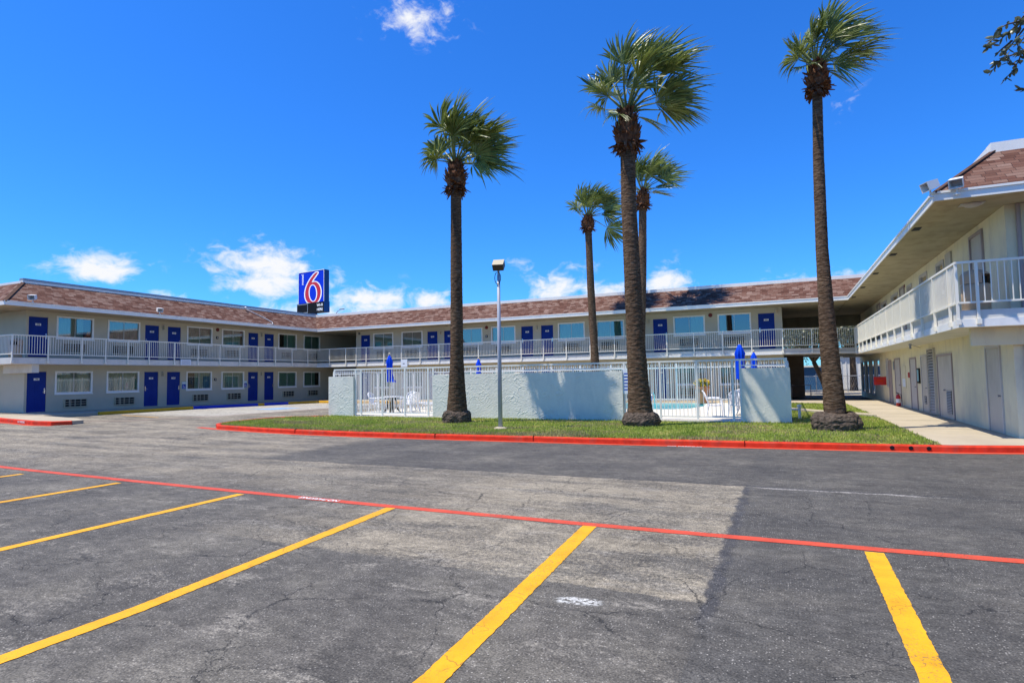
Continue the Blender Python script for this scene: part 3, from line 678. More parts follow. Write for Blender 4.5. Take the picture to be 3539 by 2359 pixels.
# ---------------------------------------------------------------- left wing
Lw = thing('motel_wing', 'long beige two-storey wing on the left, shaded, with blue doors and ground-floor wheelchair signs', 'building', (-40, 28, 0))
W = Wing(Lw, 'left', XL)
wins = [19.30, 21.90, 26.80, 29.40, 34.35, 36.95]
doors = [17.55, 23.58, 25.02, 31.12, 32.57]
WZU, WZL = 4.08, 1.18
holes = [(y-WW/2+.05, y+WW/2-.05, z+.05, z+WH-.05) for y in wins for z in (WZU, WZL)]+[(y-DW/2-.005, y+DW/2+.005, z, z+DH+.02) for y in doors for z in (FL+.08, ZL0+.02)]
m = MB(); wall_holes(m, 'x', XL, 1, YC, 44.0, 0, SOF-.002, holes)
m.quad((XL, YC, 0), (-48, YC, 0), (-48, YC, SOF-.002), (XL, YC, SOF-.002)); m.quad((XL, 44, 0), (XL, 44, 6), (-48, 44, 6), (-48, 44, 0)); m.quad((-48, YC, 0), (-48, 44, 0), (-48, 44, 6), (-48, YC, 6))
wobj('wall', m, 'stucco_wall', Lw)
m = MB().box(-36.2, -36.1, YC+.1, 43.9, 0, SOF-.05); wobj('interior', m, 'interior', Lw)
m = MB().box(-48, RXL-.05, RYF-20.3, 46, SLB, FL-.03)   # walkway slab with front return
m.v = [(x, y if y > 20 else 15.78, z) for x, y, z in m.v]
wobj('walkway_slab', m, 'slab_paint', Lw)
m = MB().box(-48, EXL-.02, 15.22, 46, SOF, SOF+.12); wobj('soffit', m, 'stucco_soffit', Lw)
yE, yT = 15.2, 16.6; xT = -34.15
polys = [((EXL, yE, EAVE), (EXL, EYF, EAVE), (xT, 36.9, RTOP), (xT, yT, RTOP)), ((-48, yE, EAVE), (EXL, yE, EAVE), (xT, yT, RTOP), (-48, yT, RTOP))]
rf = wobj('roof', roof_mesh(polys), 'shingles', Lw)
m = MB(); m.bar((EXL, yE, EAVE), (xT, yT, RTOP), .16, .03); wobj('hip_cap', m, 'ridge_cap', rf)
m = MB(); fascia_run(m, (EXL-.015, yE+.0315), (EXL-.015, EYF+.0), SOF-.02, EAVE+.01); fascia_run(m, (-48, yE+.015), (EXL, yE+.015), SOF-.02, EAVE+.01)
m.box(EXL+.0015, EXL+.02, yE-.02, EYF, EAVE-.012, EAVE+.03); wobj('fascia', m, 'white_paint', Lw)
m = MB().box(xT-.35, xT+.03, yT-.03, 37.25, RTOP-.03, RTOP+.09); m.box(-48, xT-.36, yT-.028, yT+.32, RTOP-.03, RTOP+.09); m.box(xT-.35, xT-.02, yT+.0, 37.25, RTOP+.0905, RTOP+.22, 1); wobj('parapet', m, ['white_paint', 'metal_grey'], Lw)
m = MB().box(-48, xT-.352, yT+.33, 46, RTOP-.05, RTOP+.02); wobj('flat_roof', m, 'slab_paint', Lw)
posts = [15.78, 17.3, 18.85, 20.05, 21.25, 22.47, 24.03, 25.61, 27.19, 28.74, 30.28, 31.83, 33.43, 35.04]
railing(Lw, [(-46, 15.78), (RXL, 15.78), (RXL, RYF)], [(RXL, y) for y in posts]+[(-34.7, 15.78), (-36.3, 15.78)])
nums_u = ['256', '255', '254', '253', '252']; nums_l = ['146', '145', '144', '143', '142']
for i, y in enumerate(doors):
    W.door(y, FL+.08, nums_u[i], flip=(i in (1, 3))); W.door(y, ZL0+.02, nums_l[i], flip=(i in (1, 3)))
for i, y in enumerate(wins):
    W.window(y, WZU, [1, 0, 0, 3, 2, 0][i]); W.window(y, WZL, [0, 0, 2, 0, 0, 1][i])
    W.put('air_conditioner', PR['acup'], y-.02, FL+.38, 0); W.put('air_conditioner', PR['ac'], y+.08, .50+.0, 0)
for y in (24.3, 31.85):
    W.put('wall_lamp', PR['lamp'], y, 4.92); W.put('wall_lamp', PR['lamp'], y, 2.08)
W.put('alarm_bell', PR['alarm'], 28.13, 5.2); W.put('alarm_box', PR['pull'], 28.1, 4.58); W.put('alarm_box', PR['pull'], 28.0, 1.78)
for y in (38.62, 40.1):
    W.door(y, FL+.08, None); W.door(y, ZL0-.1, None)
m = MB().tube([(-34.0, 29.9, 6.74), (-33.4, 30.9, 6.2), (-32.95, 31.3, 5.85), (-32.72, 31.1, 5.72), (-32.72, 30.6, 5.66)], .025, 8); m.lathe([(.07, 0), (.09, .1), (.02, .16)], (-33.97, 29.85, 6.74), 10); wobj('conduit', m, 'white_metal', Lw)
m = MB().box(-36, RXL-.25, 16.75, 17.05, SLB-.42, SLB-.005); wobj('beam', m, 'slab_paint', Lw)

# ---------------------------------------------------------------- far wing
Fw = thing('motel_wing', 'beige two-storey wing across the back of the pool, with sunlit white balcony rail', 'building', (-15, 42, 0))
W = Wing(Fw, 'far', YF)
wins = [-27.82, -25.2, -20.2, -17.65, -12.68, -10.06, -5.15, -2.57]
doors = [-29.52, -23.43, -22.0, -15.86, -14.40, -8.35, -6.89, -.83]
GF = .16
holes = [(x-WW/2+.05, x+WW/2-.05, z+.05, z+WH-.05) for x in wins for z in (4.02, 1.02)]+[(x-DW/2-.005, x+DW/2+.005, z, z+DH+.02) for x in doors for z in (FL+.05, GF+.02)]
m = MB(); X0, X1 = -30.42, 0.0; wall_holes(m, 'y', YF, -1, X0, X1, 0, SOF-.002, holes)
m.quad((X0, YF, 0), (X0, 46, 0), (X0, 46, 6), (X0, YF, 6)); m.quad((X1, YF, 0), (X1, 46, 0), (X1, 46, SOF-.002), (X1, YF, SOF-.002), 1); m.quad((X0, 46, 0), (X1, 46, 0), (X1, 46, 6), (X0, 46, 6))
wobj('wall', m, ['stucco_wall', 'passage_shade_brown'], Fw)
m = MB().box(X0+.1, X1-.1, 38.8, 38.9, 0, SOF-.05); wobj('interior', m, 'interior', Fw)
m = MB().box(RXL-.045, -.002, RYF+.05, YF+.0, SLB, FL-.03); m.poly([(0, RYF+.05), (RXR+.045, 37.97), (RXR+.045, 46), (0, 46)], SLB, FL-.03); m.box(XL, X0-.01, YF+.005, 46, SLB+.01, FL-.035); wobj('walkway_slab', m, 'slab_paint', Fw)
m = MB().box(RXL-.04, .02, RYF+.02, RYF+.049, SLB-.02, SLB+.09); m.bar((.03, RYF+.035, SLB+.035), (RXR, 37.92, SLB+.035), .03, .11); wobj('slab_edge', m, 'white_paint', Fw)
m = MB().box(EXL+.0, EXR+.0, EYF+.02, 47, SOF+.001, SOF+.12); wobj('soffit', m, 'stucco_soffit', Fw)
m = MB().box(X0, X1, 45.95, 46.5, 0, SOF); wobj('rear_wall', m, 'stucco_wall', Fw)
rf = wobj('roof', roof_mesh([((EXL, EYF, EAVE), (EXR, EYF, EAVE), (EXR+1.5, 36.9, RTOP), (xT, 36.9, RTOP))]), 'shingles', Fw)
m = MB(); fascia_run(m, (EXL, EYF+.015), (EXR, EYF+.015), SOF-.02, EAVE+.01); m.box(EXL, EXR, EYF-.02, EYF, EAVE-.012, EAVE+.03); wobj('fascia', m, 'white_paint', Fw)
m = MB().box(xT+.031, EXR+1.5, 36.87, 37.25, RTOP-.03, RTOP+.16); wobj('parapet', m, 'white_paint', Fw)
m = MB().box(xT-.35, EXR+12, 37.251, 47, RTOP-.05, RTOP+.02); wobj('flat_roof', m, 'slab_paint', Fw)
posts = [-31.93, -30.34, -29.37, -28.43, -26.8, -25.25, -23.65, -22.08, -20.5, -18.93, -17.35, -15.75, -14.18, -12.6, -11.02, -9.46, -7.87, -6.29, -4.74, -3.15, -1.61, -.02, 1.45, 2.75]
railing(Fw, [(RXL, RYF), (0, RYF), (RXR, 37.9)], [(x, RYF if x <= 0 else RYF+x/3.6*1.9) for x in posts])
for i, x in enumerate(doors):
    W.door(x, FL+.05, ['249', '248', '247', '246', '245', '244', '243', '242'][i], flip=(i % 2 == 1)); W.door(x, GF+.02, ['139', '138', '137', '136', '135', '134', '133', '132'][i], flip=(i % 2 == 1))
for i, x in enumerate(wins):
    W.window(x, 4.02, [0, 0, 0, 0, 0, 3, 5, 4][i]); W.window(x, 1.02, [0, 3, 0, 0, 2, 0, 1, 0][i])
    W.put('air_conditioner', PR['acup'], x-.05, FL+.38); W.put('air_conditioner', PR['ac'], x-.05, GF+.3)
for x in (-22.72, -15.13, -7.62): W.put('wall_lamp', PR['lamp'], x, 4.85); W.put('wall_lamp', PR['lamp'], x, 1.9)
W.put('wall_lamp', PR['lamp'], -.28, 5.05)
for x in (-18.95, -3.9): W.put('alarm_bell', PR['alarm'], x, 5.2)
W.put('alarm_box', PR['pull'], -18.95, 4.5); W.put('alarm_box', PR['pull'], -2.9, 1.5); W.put('alarm_box', PR['pull'], -30.1, 5.2)
# far side of the upper passage: beam and rail
m = MB().box(0.02, XR-.02, 45.6, 45.9, 4.75, SOF-.002); wobj('beam', m, 'stucco_soffit', Fw)
railing(Fw, [(.05, 45.7), (XR-.05, 45.7)], [(.1, 45.7), (1.6, 45.7), (3.1, 45.7)])
m = MB().box(.03, 1.12, 41.0, 45.5, .142, SLB-.005); wobj('dark_enclosure', m, 'passage_shade_brown', Fw)  # guessed box, added so this part of the passage reads dark
m = MB().box(X0-4.1, X0-.05, 45.7, 45.9, 0, SOF-.002); wobj('passage_wall', m, 'stucco_soffit', Fw)

# ---------------------------------------------------------------- right wing
Rw = thing('motel_wing', 'cream two-storey wing at right edge with utility doors below and wide eave overhead', 'building', (10, 32, 0))
W = Wing(Rw, 'right', XR)
m = MB(); YB = 40.0
rh = [(34.9, 35.5, .9, 2.3), (37.7, 39.4, .9, 2.35), (40.0, 41.6, .3, 2.35), (42.2, 43.9, .3, 2.35), (44.5, 46.2, .3, 2.35)]
uw = [(22.75, 23.8, 4.0, 5.2), (25.2, 26.5, 4.0, 5.2), (28.0, 29.0, 4.0, 5.15), (31.2, 33.0, 4.0, 5.2), (34.4, 36.2, 4.0, 5.2)]
wall_holes(m, 'x', XR, -1, YC, 47, 0, SOF-.002, rh+uw, .12)
m.quad((XR, YC, 0), (18, YC, 0), (18, YC, SOF-.002), (XR, YC, SOF-.002)); m.quad((XR, 47, 0), (XR, 47, 6), (18, 47, 6), (18, 47, 0))
wobj('wall', m, 'stucco_cream', Rw)
m = MB().box(XR+1.2, XR+1.3, YC+.1, 46.9, 0, SOF-.05); wobj('interior', m, 'interior', Rw)
m = MB().box(RXR+.05, 18, 16.30, 46, SLB-.07, FL-.03); wobj('walkway_slab', m, 'slab_paint', Rw)
m = MB().box(RXR+.018, RXR+.049, 16.27, 37.6, SLB-.075, SLB+.10)
for a, b in ((RXR+.05, 4.9), (5.25, 7.3), (7.6, 10), (10.4, 13)): m.box(a, b, 16.268, 16.299, SLB-.075, SLB+.10)
# raised stucco band, broken edge
rr = random.Random(3)
wobj('slab_edge', m, 'white_paint', Rw)
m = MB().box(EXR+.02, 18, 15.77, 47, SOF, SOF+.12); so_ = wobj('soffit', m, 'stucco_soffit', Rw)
polys = [((EXR, 37.0, EAVE), (EXR, 15.75, EAVE), (EXR+1.5, 17.25, RTOP+.03), (EXR+1.5, 37.0, RTOP+.03)), ((EXR, 15.75, EAVE), (18, 15.75, EAVE), (18, 17.25, RTOP+.03), (EXR+1.5, 17.25, RTOP+.03))]
rf = wobj('roof', roof_mesh(polys), 'shingles', Rw)
m = MB(); m.bar((EXR, 15.75, EAVE+.005), (EXR+1.5, 17.25, RTOP+.035), .14, .03); wobj('hip_cap', m, 'ridge_cap', rf)
m = MB(); fascia_run(m, (EXR+.015, 15.7815), (EXR+.015, EYF), SOF-.02, EAVE+.01); fascia_run(m, (EXR, 15.765), (18, 15.765), SOF-.02, EAVE+.01); m.box(EXR-.03, EXR-.0015, 15.7515, EYF, EAVE-.02, EAVE+.03); m.box(EXR-.031, 18, 15.72, 15.7485, EAVE-.02, EAVE+.03)
wobj('fascia', m, 'white_paint', Rw)
m = MB().box(EXR+1.47, 18, 17.22, 17.6, RTOP, RTOP+.24); m.box(EXR+1.475, EXR+1.85, 17.61, 36.8, RTOP, RTOP+.235); wobj('parapet', m, 'white_paint', Rw)
m = MB().box(EXR+1.86, 18, 17.61, 37.2, RTOP-.05, RTOP+.05); wobj('flat_roof', m, 'slab_paint', Rw)
posts = [16.27]+[round(16.95+1.56*i, 2) for i in range(14)]
railing(Rw, [(14, 16.25), (RXR, 16.25), (RXR, 37.9)], [(RXR, y) for y in posts]+[(3.97, 16.25), (5.5, 16.25), (7.05, 16.25), (8.6, 16.25)], gap=.125, bot=SLB-.0)
m = MB().box(3.95, 12, 16.85, 16.995, SLB-.48, SLB-.075); wobj('beam', m, 'stucco_cream', Rw)
def slab_door(u0, u1, z0, z1, name, mat='door_beige', leaf=1, louver=None, frame='trim_beige', knob=True, recess=False):
    m = MB(); f = MB(); uc = (u0+u1)/2
    f.box(XR-.035, XR+.03, u0-.07, u0, z0, z1+.07); f.box(XR-.035, XR+.03, u1, u1+.07, z0, z1+.07); f.box(XR-.035, XR+.03, u0, u1, z1, z1+.07)
    n = leaf
    for i in range(n):
        a = u0+(u1-u0)*i/n+.004; b = u0+(u1-u0)*(i+1)/n-.004; m.box(XR-.012, XR-.003, a, b, z0+.01, z1-.004)
    d = wobj(name, m, mat, Rw); wobj('frame', f, frame, d)
    if louver:
        lv = MB(); a, b, c, e = louver; lv.box(XR-.016, XR-.0125, a, b, c, e, 1); k = int((e-c)/.05)
        for i in range(k): zz = c+(e-c)*(i+.5)/k; lv.add([(XR-.0165, a, zz+.018), (XR-.04, a, zz-.012), (XR-.04, b, zz-.012), (XR-.0165, b, zz+.018)], [(0, 1, 2, 3)], 0)
        wobj('louvre', lv, [mat, 'dark'], d)
    if knob: kk = MB().tube([(XR-.012, u0+.1 if leaf == 1 else uc+.07, 1.05), (XR-.07, u0+.1 if leaf == 1 else uc+.07, 1.05)], [.012, .03], 10); wobj('handle', kk, 'metal_grey', d)
    return d
slab_door(17.95, 18.98, .15, 2.22, 'door'); slab_door(22.5, 24.35, .15, 2.15, 'door', leaf=2, louver=(22.7, 23.35, .3, 1.05), frame='trim_mauve')
slab_door(26.1, 27.0, .15, 2.2, 'door', louver=(26.35, 26.75, .45, .75)); slab_door(28.05, 29.2, .15, 2.15, 'door', frame='trim_mauve', mat='trim_beige'); slab_door(31.6, 32.9, .15, 2.2, 'door', frame='trim_mauve', mat='trim_beige'); slab_door(34.0, 34.75, .15, 2.15, 'door', frame='trim_mauve', mat='trim_mauve', knob=False)
m = MB(); m.box(XR-.02, XR-.003, 24.72, 25.62, .2, 2.42, 1)
for i in range(22):
    z = .22+i*.1; m.add([(XR-.022, 24.74, z+.075), (XR-.075, 24.74, z), (XR-.075, 25.6, z), (XR-.022, 25.6, z+.075)], [(0, 1, 2, 3)], 0)
m.box(XR-.08, XR-.0025, 24.66, 24.72, .17, 2.46, 0); m.box(XR-.08, XR-.0025, 25.62, 25.68, .17, 2.46, 0); m.box(XR-.08, XR-.0025, 24.72, 25.62, 2.42, 2.46, 0); m.box(XR-.08, XR-.0025, 24.72, 25.62, .17, .2, 0)
wobj('louvred_panel', m, ['door_beige', 'dark'], Rw)
# upper storey doors and windows
def flat_win(u0, u1, z0, z1):
    f = MB(); t = .07; x0, x1 = XR-.03, XR+.06
    f.box(x0, x1, u0-.02, u0+t, z0, z1); f.box(x0, x1, u1-t, u1+.02, z0, z1); f.box(x0+.003, x1, u0+t, u1-t, z1-t, z1+.02); f.box(x0+.003, x1, u0+t, u1-t, z0-.02, z0+t)
    fo = wobj('window', f, 'trim_beige', Rw); p = MB().quad((XR+.03, u0+.05, z0+.05), (XR+.03, u1-.05, z0+.05), (XR+.03, u1-.05, z1-.05), (XR+.03, u0+.05, z1-.05)); wobj('pane', p, 'window_glass', fo)
for h in rh+uw: flat_win(*h)
def up_door(u0, u1, z1=5.2):
    d = wobj('door', MB().box(XR-.012, XR-.003, u0, u1, FL, z1), 'door_beige', Rw); f = MB(); f.box(XR-.05, XR-.002, u0-.08, u0, FL, z1+.08); f.box(XR-.05, XR-.002, u1, u1+.08, FL, z1+.08); f.box(XR-.05, XR-.002, u0, u1, z1, z1+.08); wobj('frame', f, 'trim_mauve', d)
up_door(18.72, 19.72); up_door(29.6, 30.5); up_door(36.6, 37.5)
m = MB().box(XR-.05, XR-.003, 21.75, 22.4, 4.55, 5.28); wobj('meter_cover', m, 'door_beige', Rw)
W.put('alarm_bell', PR['alarm'], 29.5, 5.25).scale = (.6, .6, .6)
m = MB().box(XR-.05, XR-.002, 27.35, 27.75, 1.2, 1.78, 0); m.box(XR-.055, XR-.0505, 27.4, 27.7, 1.28, 1.72, 1); wobj('notice_case', m, ['dark', 'sign_teal'], Rw)
m = MB().box(XR-.04, XR-.002, 29.5, 29.65, 1.4, 1.62); wobj('alarm_box', m, 'red_paint', Rw)
m = MB().box(XR-.03, XR-.002, 30.3, 31.1, .95, 1.9, 0); m.box(XR-.032, XR-.0305, 30.35, 31.05, 1.0, 1.35, 1); wobj('notice_board', m, ['stucco_cream', 'notice_white'], Rw)
m = MB().box(XR-.02, XR-.002, 33.2, 33.5, 1.75, 2.15); wobj('vent', m, 'metal_grey', Rw)
m = MB().tube([(4.98, YC-.05, .15), (4.98, YC-.05, SLB-.5)], .045, 10); m.tube([(4.98, YC-.05, FL), (4.98, YC-.05, SOF-.01)], .045, 10); wobj('downpipe', m, 'trim_mauve', Rw)
for y in (18.76, 22.54, 26.63, 30.73, 34.6):
    m = MB().box(3.27, 3.45, y-.2, y+.2, SOF-.012, SOF-.002); wobj('vent', m, 'dark', so_)
m = MB().lathe([(.17, 0), (.18, .015), (.15, -.03), (.10, -.05), (.0, -.055)], (4.04, 16.5, SOF-.022), 20); m.box(3.8, 4.25, 16.36, 16.64, SOF-.02, SOF-.003); wobj('ceiling_lamp', m, 'trim_beige', so_)
m = MB().tube([(4.72, 27.0, SLB-.16), (3.9, 23.8, SLB-.14), (3.86, 23.6, SLB-.16), (3.86, 23.6, SLB-.3)], [.012, .012, .05, .04], 8); wobj('soffit_lamp', m, 'metal_grey', Rw)

# ------------------------------------------------------------------ pool walls and fences
def rough_wall(name, label, x0, x1, z0, z1, y0, y1, seed, amt=1.0):
    """stucco wall: one closed mesh, front/ends displaced like trowelled stucco"""
    m = MB(); st = .02
    def disp(p):
        q = Vector((p[0]*1.0+seed, p[1]*1.0, p[2]*1.3))
        wv = Vector((mnoise.noise(q*2.1), mnoise.noise(q*2.1+Vector((5, 3, 1))), mnoise.noise(q*2.1+Vector((9, 1, 7)))))*.55
        a = abs(mnoise.noise((q+wv)*4.6)); rid = max(0, 1-a*9)
        b = max(0, mnoise.noise((q+wv)*1.3+Vector((2, 7, 4)))+.25)
        return amt*(.010*rid*min(1, b*2.2)+.002*mnoise.noise(q*2.2)+.0035*mnoise.noise(q*16)+.002*mnoise.noise(q*34))
    def sheet(o, u, v, nrm):
        nu = max(1, int(u.length/st)); nv = max(1, int(v.length/st)); V = []
        for j in range(nv+1):
            for i in range(nu+1):
                p = o+u*(i/nu)+v*(j/nv); e = min(1, min(i, nu-i)/2, min(j, nv-j)/2) if min(nu, nv) > 4 else min(1, min(i, nu-i)/2)
                V.append(p+nrm*disp(p)*e)
        m.add(V, [(j*(nu+1)+i, j*(nu+1)+i+1, (j+1)*(nu+1)+i+1, (j+1)*(nu+1)+i) for j in range(nv) for i in range(nu)])
    X, Y, Z = Vector((x1-x0, 0, 0)), Vector((0, y1-y0, 0)), Vector((0, 0, z1-z0)); o = Vector((x0, y0, z0))
    sheet(o, X, Z, Vector((0, -1, 0))); m.quad(o+X+Y, o+Y, o+Y+Z, o+X+Y+Z); sheet(o+Y, -Y, Z, Vector((-1, 0, 0))); sheet(o+X, Y, Z, Vector((1, 0, 0))); sheet(o+Z, X, Y, Vector((0, 0, 1)))
    ob = wobj(name, m, 'pool_stucco', None, False)
    return tag(ob, label, 'wall', 'stucco pool walls')
rough_wall('pool_wall', 'short pale stucco wall panel at the left end of the pool fence', -18.19, -16.84, .08, 1.84, 20.45, 20.68, 1)
rough_wall('pool_wall', 'longest pale stucco pool wall, behind the lamp post, with palm shadows across it', -12.86, -5.13, .10, 1.845, 20.45, 20.68, 4)
rough_wall('pool_wall', 'smooth grey stucco wall panel beside the thick-rooted palm at right end of pool fence', -1.27, .16, .08, 1.86, 20.45, 20.68, 8, .35)
FY = 20.565
pf = thing('pool_fence', 'white metal picket fence along the front of the pool, running over the stucco walls', 'fence', (-9, FY, .1), 'white picket fences round the pool')
m = MB(); m.box(-17.97, .09, FY-.03, FY+.03, 2.11, 2.165); 
for a, b in ((-17.97, -16.55), (-12.86, -5.1), (-1.27, .09)):
    m.box(a, b, FY-.02, FY+.02, 1.93, 1.965)
    for x in np.arange(a+.08, b-.04, .125): m.box(x-.009, x+.009, FY-.009, FY+.009, 1.966, 2.109)
    for x in np.arange(a+.3, b-.04, 1.4): m.box(x-.012, x+.012, FY-.012, FY+.012, 1.86, 1.929)
for a, b in ((-16.78, -12.9), (-5.08, -1.31)):
    m.box(a, b, FY-.02, FY+.02, .27, .31)
    for x in np.arange(a+.06, b-.04, .128): m.box(x-.0095, x+.0095, FY-.0095, FY+.0095, .311, 2.109)
wobj('picket_panel', m, 'fence_paint', pf)
for x in (-17.95, -16.80, -16.50, -15.40, -14.26, -13.13, -12.89, -5.09, -3.86, -2.65, -1.53, -1.295, .06):
    on = (x in (-17.95, .06)); wobj('post', MB().box(x-.03, x+.03, FY-.032, FY+.032, 1.866 if on else .12, 2.109 if not on else 2.108), 'fence_paint', pf)
BY = 33.25
bf = thing('pool_fence', 'white picket fence with spiked tops along the far side of the pool', 'fence', (-9, BY, .1), 'white picket fences round the pool')
m = MB(); m.box(-18.1, .1, BY-.02, BY+.02, 2.02, 2.09); m.box(-18.1, .1, BY-.02, BY+.02, .32, .38)
for x in np.arange(-18.05, .08, .118): m.box(x-.011, x+.011, BY-.032, BY-.021, .25, 2.27)
wobj('picket_panel', m, 'fence_paint', bf)
for x in np.arange(-18.1, .2, 1.82): wobj('post', MB().box(x-.035, x+.035, BY+.021, BY+.085, .15, 2.30), 'fence_paint', bf)
for xx, lab in ((-18.15, 'left end'), (.10, 'right end')):
    sf = thing('pool_fence', 'white picket fence joining front and back pool fences at the '+lab+' of the pool', 'fence', (xx, 27, .1), 'white picket fences round the pool')
    m = MB(); m.box(xx-.02, xx+.02, 20.72, BY-.09, 2.02, 2.07); m.box(xx-.02, xx+.02, 20.72, BY-.09, .30, .34)
    for y in np.arange(20.8, BY-.12, .125): m.box(xx-.0095, xx+.0095, y-.0095, y+.0095, .341, 2.019)
    wobj('picket_panel', m, 'fence_paint', sf)
    for y in (20.76, 23.9, 27.0, 30.1): wobj('post', MB().box(xx-.035, xx+.035, y-.035, y+.035, .15, 2.019), 'fence_paint', sf)

# ------------------------------------------------------------------ pool furniture
def make_chair():
    r = thing('pool_chair', 'x', 'chair', (0, 0, 0), 'white plastic chairs by the pool')   # faces local +X
    m = MB(); n = 6
    V = [(-.22+.46*i/n, sy*(.23-.02*i/n), .43-.02*math.sin(math.pi*i/n)+(.0)) for i in range(n+1) for sy in (-1, 1)]
    V += [(x, y, z-.03) for x, y, z in V]; k = 2*(n+1)
    m.add(V, [(2*i, 2*i+2, 2*i+3, 2*i+1) for i in range(n)]+[(k+2*i, k+2*i+1, k+2*i+3, k+2*i+2) for i in range(n)]+[(2*i, k+2*i, k+2*i+2, 2*i+2) for i in range(n)]+[(2*i+1, 2*i+3, k+2*i+3, k+2*i+1) for i in range(n)]+[(0, 1, k+1, k), (2*n, k+2*n, k+2*n+1, 2*n+1)])
    link('seat', m.mesh('seat', 'plastic_white'), r)
    m = MB(); arc = []
    for i in range(13):
        t = math.pi*i/12; y = -.24*math.cos(t); z = .62+.30*math.sin(t)**.7; arc.append((-.24-.16*(z-.44)/.45+.05*abs(math.cos(t)), y, z))
    m.tube([(-.20, -.24, .43)]+arc+[(-.20, .24, .43)], .022, 8)
    for y in (-.15, -.075, 0, .075, .15):
        zt = .62+.30*math.sin(math.acos(-y/.24))**.7; m.bar((-.21, y, .43), (-.24-.16*(zt-.44)/.45, y, zt-.005), .045, .014, (1, 0, 0))
    link('backrest', m.mesh('backrest', 'plastic_white'), r)
    for sy in (-1, 1):
        m = MB(); m.tube([(-.27, sy*.25, .66), (-.05, sy*.27, .665), (.18, sy*.265, .655), (.24, sy*.255, .60)], [.02, .026, .026, .022], 8); link('armrest', m.mesh('armrest', 'plastic_white'), r)
        m = MB(); m.tube([(.24, sy*.255, .60), (.25, sy*.245, .43), (.29, sy*.27, 0)], [.022, .03, .022], 8); link('leg', m.mesh('leg', 'plastic_white'), r)
        m = MB(); m.tube([(-.20, sy*.23, .43), (-.26, sy*.25, .2), (-.31, sy*.27, 0)], [.03, .026, .02], 8); link('leg', m.mesh('leg', 'plastic_white'), r)
    return r
PZ = DZ+.001
ch0 = make_chair()
for i, (x, y, rz, lab) in enumerate([(-2.32, 22.55, .15, 'white plastic chair seen from its side, left of the right-hand pool table'), (-1.55, 22.40, 1.5, 'white plastic chair with its slatted back to us beside the right stucco panel'), (-1.55, 24.1, -1.6, 'white plastic chair behind the right-hand pool table, mostly hidden by the table'),
        (-17.2, 22.55, .1, 'white curved-back chair left of the dark-legged pool table'), (-15.45, 22.75, 2.9, 'white chair with slatted back right of the dark-legged pool table'), (-16.2, 23.6, -1.5, 'white chair behind the dark-legged pool table')]):
    c = ch0 if i == 0 else copy_tree(ch0); c.location = (x, y, PZ); c.rotation_euler = (0, 0, rz); c['label'] = lab
def table(x, y, lab, legmat):
    t = thing('pool_table', lab, 'table', (x, y, PZ), 'round tables by the pool')
    link('tabletop', MB().lathe([(.0, .70), (.46, .70), (.49, .715), (.49, .735), (.46, .74), (.0, .74)], n=32).mesh('tabletop', 'plastic_white'), t)
    for k in range(4):
        a = math.pi/4+k*math.pi/2; c, s_ = math.cos(a), math.sin(a)
        link('leg', MB().tube([(c*.12, s_*.12, .70), (c*.22, s_*.22, .45), (c*.20, s_*.20, .25), (c*.38, s_*.38, 0)], [.03, .035, .035, .03], 8).mesh('leg', legmat), t)
    return t
table(-16.32, 22.5, 'round white pool table on dark curved legs under the left closed umbrella', 'dark'); table(-1.42, 23.25, 'round white pool table at right, between white plastic chairs', 'plastic_white')
def umbrella(x, y, zt, zb, wd, lab, finial=True, flare=0.0, seed=0, base=True):
    u = thing('umbrella', lab, 'umbrella', (x, y, PZ), 'closed blue pool umbrellas'); rr = random.Random(seed)
    link('pole', MB().tube([(0, 0, .02), (0, 0, zt-PZ+.02)], .022, 10).mesh('pole', 'cream_metal'), u)
    if finial: link('finial', MB().lathe([(.0, 0), (.05, .02), (.055, .06), (.03, .10), (0, .11)], (0, 0, zt-PZ), 12).mesh('finial', 'cream_metal'), u)
    if base: link('base', MB().lathe([(.0, 0), (.24, 0), (.24, .05), (.10, .10), (.04, .14), (.035, .30), (0, .30)], (0, 0, .002), 18).mesh('base', 'dark'), u)
    wd *= .9; m = MB(); n = 48; H = zt-zb; prof = [(0, .01), (.02, .28), (.12, .62), (.28, 1.0), (.34, .86), (.5, .82), (.7, .80), (.88, .86), (1, .9)]
    V = []
    for (t, r) in prof:
        for k in range(n):
            a = 2*math.pi*k/n; pl = 1+.22*math.cos(8*a+seed+t*1.5)*min(1, t*3)+.05*math.cos(3*a+seed)
            rad = wd*r*pl+flare*max(0, t-.8)*(math.cos(a-.3) > .6); V.append((rad*math.cos(a), rad*math.sin(a), zt-PZ-H*t+(.03*math.cos(8*a) if t == 1 else 0)))
    m.add(V, [(i*n+k, i*n+(k+1) % n, (i+1)*n+(k+1) % n, (i+1)*n+k) for i in range(len(prof)-1) for k in range(n)])
    m.add([(.024*math.cos(6.283*k/n), .024*math.sin(6.283*k/n), zb-PZ+.04) for k in range(n)]+V[-n:], [(k, (k+1) % n, n+(k+1) % n, n+k) for k in range(n)])
    link('canopy', m.mesh('canopy', 'umbrella_blue', True), u)
    return u
umbrella(-16.40, 22.45, 2.80, 1.58, .155, 'closed blue umbrella standing through the dark-legged table at left', True, .7, 1, False)
umbrella(-1.45, 23.2, 2.76, 1.50, .19, 'largest closed blue umbrella, above the white table at right', False, .25, 2, False)
umbrella(-1.20, 28.4, 2.62, 1.62, .15, 'closed blue umbrella with a cream finial, just right of the largest one', True, 0, 3)
umbrella(-15.0, 28.5, 2.70, 1.6, .15, 'small closed blue umbrella between the first palm trunk and lamp post', True, 0, 4)
